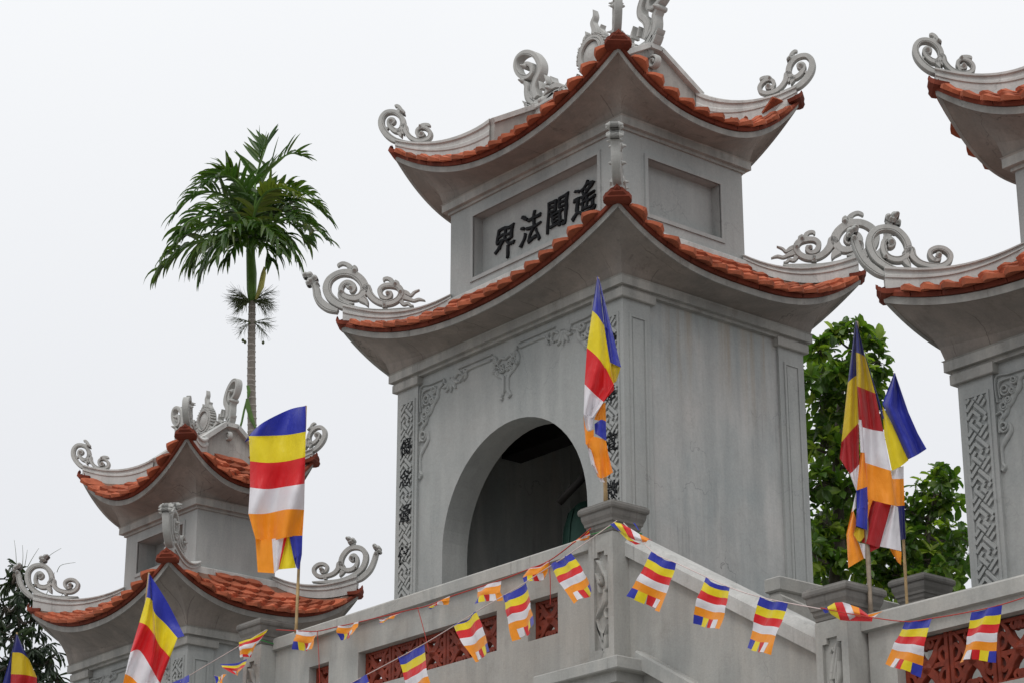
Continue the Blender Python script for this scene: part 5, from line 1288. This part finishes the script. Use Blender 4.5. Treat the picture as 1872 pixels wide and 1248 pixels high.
wrap((1400, 980), 3.966, [(445, 510), (498, 478), (555, 474), (615, 495), (675, 515), (735, 560)], [(470, 560), (540, 605), (610, 612), (650, 580), (690, 590), (770, 610)], 'yrwor', -2.34, 'small flag bunched under the second post cap, yellow red and white folds',
     [('b', [(412, 535), (440, 508), (455, 550), (430, 555)]), ('w', [(555, 474), (610, 490), (650, 580), (612, 610)]), ('r', [(650, 575), (775, 590), (770, 615), (600, 610)]), ('o', [(700, 575), (850, 540), (770, 580)]), ('w', [(745, 580), (820, 555), (790, 585)])])
# strings
def string(pts, Ys, mat, label, r=.0045):
    mb = MB(); P = [onY(x, y, Y) for (x, y), Y in zip(pts, Ys)]
    P2, _ = resample([tuple(p) for p in P], [1] * len(P)); mb.tube(P2, r, mat, 5)
    return mb.build('bunting_string', label=label, category='string')
string([(1128, 950), (1043, 1010), (1007, 1033), (958, 1065), (920, 1088), (871, 1117), (775, 1176), (673, 1231), (600, 1270)], [-2.25] + [YB_] * 8, 'string_white', 'pale pink string slanting down left from the corner post across the red grille')
string([(1080, 965), (1050, 990), (1004, 1024), (962, 1041), (916, 1059), (825, 1089), (783, 1106), (739, 1116), (656, 1136), (619, 1144), (578, 1153), (543, 1152), (505, 1150)], [-2.25] + [YW] * 12, 'string_red', 'red string along the coping from the corner post to the left post', .006)
string([(1140, 955), (1194, 1008), (1234, 1027), (1335, 1073), (1392, 1091), (1440, 1101), (1500, 1112)], [-2.25] + [YR] * 6, 'string_white', 'pale string down the stair wall between the two posts')
string([(1500, 1110), (1560, 1122), (1652, 1135), (1706, 1129), (1776, 1117), (1832, 1104), (1900, 1082)], [-2.35] + [YR] * 6, 'string_red', 'red and white string running right from the second post across the grille')
string([(487, 1150), (440, 1178), (349, 1232), (330, 1245)], [YW - .2] * 3 + [YW - .6], 'string_white', 'pale string slanting down left from the left post')
for (a, b, lb) in (((1004, 1024), (1006, 1105), 'red cord hanging in front of the small grille beside the corner post'), ((763, 1109), (784, 1190), 'red cord hanging over the long red grille'), ((580, 1152), (584, 1255), 'red cord hanging before the small grille near the left post')):
    string([a, ((a[0] + b[0]) / 2 + 1, (a[1] + b[1]) / 2), b], [YW] * 3, 'string_red', lb, .004)
for (cx_, cy_, hw, z_, lb) in ((2.05, -2.03, .19, 7.93, 'green wire tied round the neck of the corner post cap'), (-3.93, -2.03, .19, 7.93, 'green wire tied round the neck of the left post cap')):
    mb = MB(); pts = [(cx_ - hw, cy_ - hw, z_), (cx_, cy_ - hw - .01, z_ - .02), (cx_ + hw, cy_ - hw, z_ + .01), (cx_ + hw + .01, cy_, z_ - .015), (cx_ + hw, cy_ + hw, z_), (cx_, cy_ + hw, z_), (cx_ - hw, cy_ + hw, z_), (cx_ - hw, cy_, z_), (cx_ - hw, cy_ - hw, z_)]
    mb.tube(pts, .006, 'wire_green', 5); mb.build('tie_wire', label=lb, category='wire')

# ------------------------------------------------------------------ areca palm
dp = 38.
base = facing(461, 700, dp)
palm = empty('areca_palm', (base.x, base.y, 0), label='slim ringed-trunk palm with drooping dark fronds rising behind the left tower', category='palm')
def pp(x, y, d=0.): return facing(x, y, dp + d)
mb = MB(); top = pp(461, 545); pts = [Vector((base.x, base.y, 0)), pp(462, 1000), pp(461, 800), pp(459.5, 700), pp(460, 620), top]
P2, _ = resample([tuple(p) for p in pts], [1] * 6, 12)
mb.tube(P2, [.088 - .03 * i / len(P2) for i in range(len(P2))], 'palm_bark', 12); mb.build('trunk', palm)
mb = MB(); zz = 3.0
while zz < top.z - .1:
    f_ = zz / top.z
    # ring position along trunk
    c = min(P2, key=lambda q: abs(q[2] - zz)); r_ = .0885 - .03 * P2.index(c) / len(P2)
    x_, y_ = c[0], c[1]
    rows = [[(x_ + (r_ + d_) * math.cos(a * math.pi / 6), y_ + (r_ + d_) * math.sin(a * math.pi / 6), zz + h_ + .006 * math.sin(a + zz * 9)) for a in range(12)] for h_, d_ in ((0, .0), (.006, .006), (.022, .006), (.028, .0))]
    mb.grid(rows, 'palm_ring', closed=True); zz += random.uniform(.085, .135)
mb.build('trunk_rings', palm, kind='stuff')
mb = MB(); mb.tube([pp(461, 552), pp(460, 530), pp(460, 500), pp(458, 465), pp(458, 430)], [.066, .085, .09, .075, .05], 'shaft_green', 12); mb.build('crownshaft', palm)
mb = MB(); mb.tube([pp(468, 548, -.1), pp(477, 525, -.15), pp(482, 500, -.15), pp(483, 488, -.15)], [.02, .055, .045, .01], 'spathe', 8); mb.build('flower_sheath', palm)
def frond(ctrl, lw, ll, att, droop=.5, dens=34, ragged=.2, name='frond', updir=0.):
    """ctrl: survey points (x,y,depth) of the midrib; leaflets on both sides"""
    mb = MB(); C = [pp(*c) for c in ctrl]; S, _ = resample([tuple(p) for p in C], [1] * len(C), 10); S = [Vector(p) for p in S]
    mb.tube(S, [.028 * (1 - .8 * i / len(S)) + .004 for i in range(len(S))], 'shaft_green', 5)
    tot = len(S) - 1
    for i in range(dens):
        f_ = .10 + .90 * i / (dens - 1); k = min(int(f_ * tot), tot - 1); p = S[k].lerp(S[k + 1], f_ * tot - k)
        d = (S[k + 1] - S[k]).normalized()
        side = d.cross(Vector((0, 0, 1)))
        if side.length < .2: side = d.cross(FW)
        side.normalize(); upv = side.cross(d).normalized()
        if upv.z < 0: upv = -upv
        for sg in (-1, 1):
            if random.random() < ragged * .35: continue
            L_ = ll * (1 - .55 * abs(f_ - .45) * 1.5) * random.uniform(.55, 1.18)
            sp_ = .42 + .5 * (1 - f_)
            dirv = (d * (.75 + .5 * f_) + side * sg * (1.1 * sp_ + .35) + upv * (.35 + updir + random.uniform(-.35, .25)) + d * random.uniform(-.2, .2)).normalized()
            w_ = lw * random.uniform(.7, 1.2); q = []
            pos = p.copy(); dv = dirv.copy(); nseg = 5
            for s_ in range(nseg + 1):
                q.append(pos.copy()); pos = pos + dv * (L_ / nseg)
                dv = (dv + Vector((0, 0, -1)) * droop * .34 * (s_ + 1) / nseg * random.uniform(.8, 1.2)).normalized()
            vs = []; wn = dirv.cross(upv).normalized()
            for s_, c in enumerate(q):
                ww = w_ * (.45, 1., 1., .85, .55, .08)[s_] / 2
                vs += [c - wn * ww + upv * ww * .5, c, c + wn * ww + upv * ww * .5]
            fs = []
            for s_ in range(nseg): a = s_ * 3; fs += [(a, a + 3, a + 4, a + 1), (a + 1, a + 4, a + 5, a + 2)]
            mb.add(vs, fs, 'leaf_palm', att=max(0, min(1, att + random.uniform(-.08, .08))))
    return mb.build(name, palm, recalc=False)
O_ = (459, 440)
fr_list = [  # midrib points (x,y,depth offset)
 ([(459, 445, 0), (462, 380, .1), (470, 320, .2), (484, 276, .3), (490, 262, .4)], .058, .66, .02, .1, .5),
 ([(459, 445, 0), (468, 370, .3), (492, 310, .5), (528, 282, .6), (552, 286, .6)], .058, .55, .05, .3, .3),
 ([(459, 445, 0), (455, 370, -.3), (430, 330, -.6), (400, 322, -.9), (366, 345, -1.2)], .062, .66, .0, 1.0, .1),
 ([(459, 445, 0), (435, 385, -.1), (395, 352, -.2), (350, 362, -.3), (322, 392, -.4)], .062, .60, .02, 1.1, .0),
 ([(459, 450, 0), (430, 410, .2), (385, 395, .3), (345, 405, .4), (325, 432, .5)], .06, .58, .0, 1.2, .0),
 ([(459, 455, 0), (425, 440, -.3), (370, 440, -.5), (325, 462, -.6), (298, 490, -.6)], .064, .78, .12, 2.0, -.1),
 ([(459, 455, 0), (432, 432, -.6), (400, 430, -1.), (370, 450, -1.2), (352, 480, -1.2)], .062, .74, .08, 2.0, -.1),
 ([(459, 455, 0), (430, 420, -.5), (385, 412, -.7), (340, 430, -.9), (312, 462, -1.0)], .062, .70, .05, 1.9, -.1),
 ([(459, 445, 0), (476, 380, -.2), (515, 345, -.3), (555, 352, -.4), (585, 378, -.5)], .058, .55, .10, .8, .1),
 ([(459, 445, 0), (490, 390, .2), (530, 365, .3), (570, 372, .3), (598, 398, .3)], .058, .5, .05, .7, .0),
 ([(459, 450, 0), (495, 412, -.2), (535, 400, -.3), (572, 412, -.4), (598, 440, -.5)], .058, .5, .02, 1.0, 0),
 ([(459, 455, 0), (485, 430, -.6), (510, 430, -.9), (532, 450, -1.), (545, 480, -1.)], .058, .55, .02, 1.6, 0),
 ([(459, 455, 0), (468, 425, -.6), (482, 415, -1.0), (500, 430, -1.2), (512, 462, -1.3)], .062, .6, .06, 1.8, 0),
 ([(459, 455, 0), (450, 420, -.7), (435, 412, -1.1), (414, 430, -1.3), (400, 468, -1.4)], .062, .66, .03, 1.8, 0),
 ([(459, 450, 0), (440, 400, .6), (415, 375, 1.), (380, 378, 1.4), (350, 405, 1.6)], .06, .6, .0, 1.2, 0),
 ([(459, 450, 0), (480, 400, .7), (510, 380, 1.1), (545, 395, 1.4), (568, 428, 1.5)], .058, .55, .0, 1.2, 0),
 ([(459, 445, 0), (466, 390, -.5), (484, 355, -.8), (515, 345, -1.0), (548, 362, -1.2)], .058, .5, .30, .9, .0),
 ([(459, 445, 0), (450, 385, .5), (440, 345, .8), (420, 325, 1.), (395, 328, 1.1)], .058, .6, .0, .8, .1),
 ([(459, 458, 0), (448, 440, -.5), (432, 445, -.8), (420, 470, -.9)], .062, .70, .06, 2.2, -.2),
 ([(459, 458, 0), (468, 440, -.5), (484, 448, -.8), (494, 476, -.9)], .062, .60, .04, 2.2, -.2),
 ([(459, 458, 0), (440, 436, .3), (405, 440, .5), (382, 470, .5), (372, 492, .5)], .062, .66, .02, 2.2, -.1),
 ([(459, 458, 0), (490, 432, .3), (520, 436, .5), (536, 462, .5)], .058, .52, .02, 2.0, -.1),
 ([(459, 445, 0), (448, 375, -.2), (430, 335, -.3), (408, 318, -.4), (380, 325, -.5)], .058, .55, .12, .9, .1),
]
for c, lw, ll, at_, dr, ud in fr_list: frond(c, lw * 1.45, ll * 1.08, at_, dr * 1.25, dens=24, updir=ud + random.uniform(-.12, .18), ragged=.75)
rr = random.Random(21)
for i in range(7):      # short inner fronds that fill the head of the crown
    a = R(-160 + i * 38); x1_, y1_ = 470 + 75 * math.cos(a), 395 + 55 * math.sin(a) * .6
    frond([(459, 448, 0), ((459 + x1_) / 2, min(y1_, 390), rr.uniform(-.6, .6)), (x1_, y1_, rr.uniform(-1.2, 1.2)), (x1_ + (x1_ - 459) * .35, y1_ + 32, rr.uniform(-1.2, 1.2))], .085, .55, rr.choice((0, .05, .3)), 1.1, dens=20, ragged=.4)
mb = MB()   # flower stalks below the crownshaft
rr = random.Random(11)
def stalks(cx_, cy_, n_, L0, mat, up_):
    for i in range(n_):
        an = rr.uniform(-200, 20) if up_ else rr.uniform(-190, 10)
        sg = rr.choice((-1, 1)); a = R(rr.uniform(-35, 60)) ; 
        p0 = pp(cx_ + sg * 3, cy_, rr.uniform(-.1, .1)); L_ = L0 * rr.uniform(.6, 1.)
        dirv = (RT * sg * math.cos(a) + Vector((0, 0, 1)) * -math.sin(a if not up_ else a - .5) + FW * rr.uniform(-.8, .8)).normalized()
        pts = [p0]; pos = p0.copy(); dv = dirv
        for s_ in range(4):
            pos = pos + dv * L_ / 4; dv = (dv + Vector((0, 0, -.16)) + RT * rr.uniform(-.15, .15)).normalized(); pts.append(pos.copy())
        mb.tube(pts, [.008, .006, .004, .003, .0015], mat, 4, cap=False)
        for s_ in range(1, 4):
            for q in range(5):
                dv2 = (dv + RT * rr.uniform(-.7, .7) + Vector((0, 0, rr.uniform(-.6, .6))) + FW * rr.uniform(-.5, .5)).normalized()
                p = Vector(pts[s_]); mb.tube([p, p + dv2 * .10, p + dv2 * .19 + Vector((0, 0, .01))], [.0035, .0022, .0012], mat, 3, cap=False)
stalks(461, 552, 46, .46, 'twig', True); mb.build('flower_stalks', palm, recalc=False)
mb = MB(); stalks(461, 590, 12, .36, 'twig', False)
for (x, y) in ((448, 625), (481, 626), (444, 622)):
    c = pp(x, y); mb.tube([c + Vector((0, 0, .03)), c, c - Vector((0, 0, .03))], [.012, .03, .012], 'twig', 6)
mb.build('fruit_stalks', palm, recalc=False)
# climbing cactus on the trunk
vine = empty('climbing_cactus', pp(452, 790), label='flat green climbing cactus clinging to the palm trunk above the yellow flag stripe', category='climbing plant')
def strap(pts, wds):
    mb = MB(); P_ = [pp(*q) for q in pts]; vs = []; fs = []
    for i, (p, w_) in enumerate(zip(P_, wds)):
        vs += [p - RT * w_ / 2, p - FW * .02, p + RT * w_ / 2]
        if i: a = (i - 1) * 3; fs += [(a, a + 3, a + 4, a + 1), (a + 1, a + 4, a + 5, a + 2)]
    vs2 = [v + FW * .012 for v in map(Vector, vs)]; m_ = len(vs)
    mb.add(vs + vs2, fs + [tuple(q + m_ for q in f_)[::-1] for f_ in fs], 'shaft_green', smooth=False); return mb.build('stem_segment', vine)
strap([(453, 704, -.15), (455, 714, -.15), (453, 726, -.15)], [.05, .06, .03]); strap([(452, 728, -.15), (454, 745, -.15), (460, 765, -.15), (467, 782, -.15)], [.05, .09, .08, .03])
strap([(451, 730, -.12), (446, 750, -.12), (442, 770, -.12), (437, 786, -.12)], [.03, .035, .035, .04])

# ------------------------------------------------------------------ broad-leaved trees
def leaf_geo(L_, W_, cup=.18):
    return ([(0, 0, 0), (-W_ * .36, L_ * .25, cup * W_ * .5), (W_ * .36, L_ * .25, cup * W_ * .5), (0, L_ * .3, -.0), (-W_ * .5, L_ * .58, cup * W_ * .8), (W_ * .5, L_ * .58, cup * W_ * .8), (0, L_ * .65, -.01), (-W_ * .3, L_ * .86, cup * W_ * .2), (W_ * .3, L_ * .86, cup * W_ * .2), (0, L_, -.03)],
            [(0, 1, 3), (0, 3, 2), (1, 4, 6, 3), (3, 6, 5, 2), (4, 7, 9, 6), (6, 9, 8, 5)])
def leafy(name, label, cat, trunk_pts, trad, clusters, L_, W_, mat, count, droop=.2, tufts=6, seed=1, branch_mat='bark', group=None, parts=260):
    rr = random.Random(seed)
    p0 = Vector(trunk_pts[0])
    root = empty(name, (p0.x, p0.y, 0), label=label, category=cat)
    if group: root['group'] = group
    mb = MB(); P_, W2 = resample([tuple(q) for q in trunk_pts], trad); mb.tube(P_, W2, 'bark', 9); mb.build('trunk', root)
    vs0, fs0 = leaf_geo(L_, W_)
    allm = []; bm_ = MB()
    for ci, (c, rx, rz, dens) in enumerate(clusters):
        c = Vector(c)
        # limb to the cluster
        k = min(P_, key=lambda q: (Vector(q) - c).length); k = Vector(k)
        mid_ = (k + c) / 2 + Vector((rr.uniform(-.1, .1), rr.uniform(-.1, .1), -.1))
        pl, wl = resample([tuple(k), tuple(mid_), tuple(c)], [.035, .022, .010]); bm_.tube(pl, wl, branch_mat, 5)
        for t_ in range(int(dens * 1.25)):
            d = Vector((rr.gauss(0, 1), rr.gauss(0, 1), rr.gauss(0, 1))).normalized() * rr.random() ** .45
            q = c + Vector((d.x * rx, d.y * rx, d.z * rz))
            out = (q - c).normalized() if (q - c).length > .01 else Vector((0, 0, 1))
            tw = (out + Vector((rr.uniform(-.5, .5), rr.uniform(-.5, .5), rr.uniform(.0, .7)))).normalized()
            st = q - tw * .18
            bm_.tube([c.lerp(q, .35), st, q], [.007, .005, .003], branch_mat, 3, cap=False)
            n_ = rr.randint(tufts - 2, tufts + 2)
            ag = rr.random() < .2
            for j in range(n_):
                an = 2 * math.pi * j / n_ + rr.uniform(-.4, .4)
                a1 = tw.orthogonal().normalized(); a2 = tw.cross(a1)
                od = (a1 * math.cos(an) + a2 * math.sin(an)) * 1.0 + tw * rr.uniform(.1, .9) + Vector((0, 0, -droop * rr.uniform(.4, 1.4)))
                od.normalize(); Zv = (tw + Vector((0, 0, .9)) + Vector((rr.uniform(-.4, .4), rr.uniform(-.4, .4), 0))); Zv = (Zv - od * Zv.dot(od)).normalized(); X = od.cross(Zv)
                s_ = rr.uniform(.45, 1.2)
                M = Matrix(((X.x * s_, od.x * s_, Zv.x * s_, q.x - tw.x * .06 * j / n_), (X.y * s_, od.y * s_, Zv.y * s_, q.y - tw.y * .06 * j / n_), (X.z * s_, od.z * s_, Zv.z * s_, q.z), (0, 0, 0, 1)))
                allm.append((M, (.55 + rr.uniform(0, .45)) if ag else max(0, rr.gauss(.08, .12))))
    bm_.build('branches', root, recalc=False)
    allm.sort(key=lambda e_: (e_[0].translation - CAM).dot(FW))
    # nearest leaves are parts; a few shared meshes carry the tint
    tint = {}
    for tv in (0., .2, .7):
        m_ = MB(); m_.add(vs0, fs0, mat, att=tv + .001); tint[tv] = m_.mesh('leaf')
    rest = MB()
    for i, (M, a) in enumerate(allm):
        if i < parts: inst('leaf', tint[min(tint, key=lambda q: abs(q - a))], M, root)
        else: rest.add(vs0, fs0, mat, M=M, att=a + .0001)
    rest.build('foliage', root, recalc=False, kind='stuff')
    return root
dt = 33.
def tt(x, y, d=0.): return facing(x, y, dt + d)
cl = []
rr = random.Random(3)
for (x, y, r, n) in ((1500, 640, .20, 9), (1530, 620, .20, 8), (1560, 605, .18, 7), (1590, 625, .18, 8), (1605, 660, .20, 7), (1515, 680, .26, 12), (1560, 670, .26, 12), (1595, 700, .22, 8), (1500, 740, .28, 13), (1550, 740, .28, 13),
                     (1590, 750, .2, 7), (1500, 810, .28, 13), (1545, 820, .28, 12), (1500, 880, .28, 13), (1550, 890, .26, 12), (1580, 830, .2, 6), (1510, 950, .28, 13), (1570, 960, .26, 12), (1600, 900, .22, 8), (1500, 1020, .28, 12), (1560, 1030, .28, 12), (1470, 700, .3, 9), (1470, 800, .3, 9), (1470, 900, .3, 9), (1470, 1000, .3, 9)):
    cl.append((tt(x, y, rr.uniform(-.5, .5)), r * 1.0, r * .9, n)); 
for (x, y) in ((1510, 700), (1540, 760), (1520, 840), (1530, 920), (1540, 1000), (1500, 970), (1590, 980), (1570, 800), (1490, 1050)):
    cl.append((tt(x, y, 1.), .34, .3, 12))
tree1 = leafy('broadleaf_tree', 'tall tree with large glossy leaves filling the gap behind the crumpled flag', 'tree', [Vector((tt(1520, 1200).x, tt(1520, 1200).y, 0)), tt(1530, 1200, .4), tt(1535, 1000, .4), tt(1530, 850, .3), tt(1540, 700, .2), tt(1560, 620)], [.16, .12, .09, .07, .04, .012], cl, .22, .125, 'leaf_broad', 0, seed=5, group='broad-leaved trees between the towers')
cl = []
for (x, y, r, n) in ((1720, 880, .20, 9), (1690, 900, .20, 8), (1735, 920, .24, 11), (1660, 925, .20, 8), (1640, 950, .22, 9), (1700, 950, .28, 13), (1740, 980, .28, 13), (1660, 990, .28, 12), (1625, 1000, .24, 9), (1700, 1020, .28, 13), (1640, 1040, .28, 12), (1600, 1040, .26, 10), (1680, 1070, .3, 12), (1740, 1050, .3, 12), (1760, 1000, .3, 10), (1610, 1080, .28, 9), (1720, 870, .14, 4)):
    cl.append((tt(x, y, 1. + rr.uniform(-.5, .5)), r, r * .9, n)); 
for (x, y) in ((1650, 1010), (1700, 990), (1740, 1030), (1620, 1060), (1680, 1050)): cl.append((tt(x, y, 2.), .36, .3, 12))
tree2 = leafy('broadleaf_tree', 'lower rounded leafy tree right of the flags, touching the right tower', 'tree', [Vector((tt(1690, 1200, 1).x, tt(1690, 1200, 1).y, 0)), tt(1690, 1200, 1.3), tt(1690, 1080, 1.3), tt(1695, 980, 1.2), tt(1710, 900, 1)], [.14, .11, .08, .05, .012], cl, .21, .11, 'leaf_broad', 0, seed=8, group='broad-leaved trees between the towers')
dt = 36.
cl = []
for (x, y, r, n) in ((25, 1060, .22, 8), (45, 1085, .22, 9), (15, 1110, .26, 11), (60, 1130, .22, 8), (20, 1160, .3, 13), (60, 1185, .3, 13), (92, 1200, .18, 6), (20, 1220, .3, 13), (70, 1235, .3, 13), (104, 1240, .18, 6), (-20, 1140, .3, 10), (-20, 1220, .3, 10), (30, 1035, .1, 4), (90, 1265, .3, 10), (30, 1275, .3, 10)):
    cl.append((tt(x, y, rr.uniform(-.4, .6)), r, r, n))
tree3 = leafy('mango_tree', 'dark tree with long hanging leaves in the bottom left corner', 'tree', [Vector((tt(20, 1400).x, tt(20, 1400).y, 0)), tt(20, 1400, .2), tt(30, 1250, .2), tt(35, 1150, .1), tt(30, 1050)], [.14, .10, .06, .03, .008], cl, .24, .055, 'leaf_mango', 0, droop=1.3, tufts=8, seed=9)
# bare twigs poking above the left scroll
tw = MB()
for pts in ([(30, 1035), (29, 1010), (26, 986)], [(41, 1035), (42, 1015), (41, 995)], [(45, 1035), (48, 1018), (50, 1004)], [(50, 1036), (60, 1018), (71, 1001)], [(82, 1030), (90, 1015), (112, 1001)], [(104, 1045), (112, 1032), (138, 1027)], [(85, 1085), (95, 1060), (100, 1045)], [(108, 1095), (118, 1080), (126, 1070)]):
    q, _ = resample([tuple(tt(*p)) for p in pts], [1] * 3); tw.tube(q, [.006 - .004 * i / len(q) for i in range(len(q))], 'twig', 4)
o = tw.build('twigs', tree3)
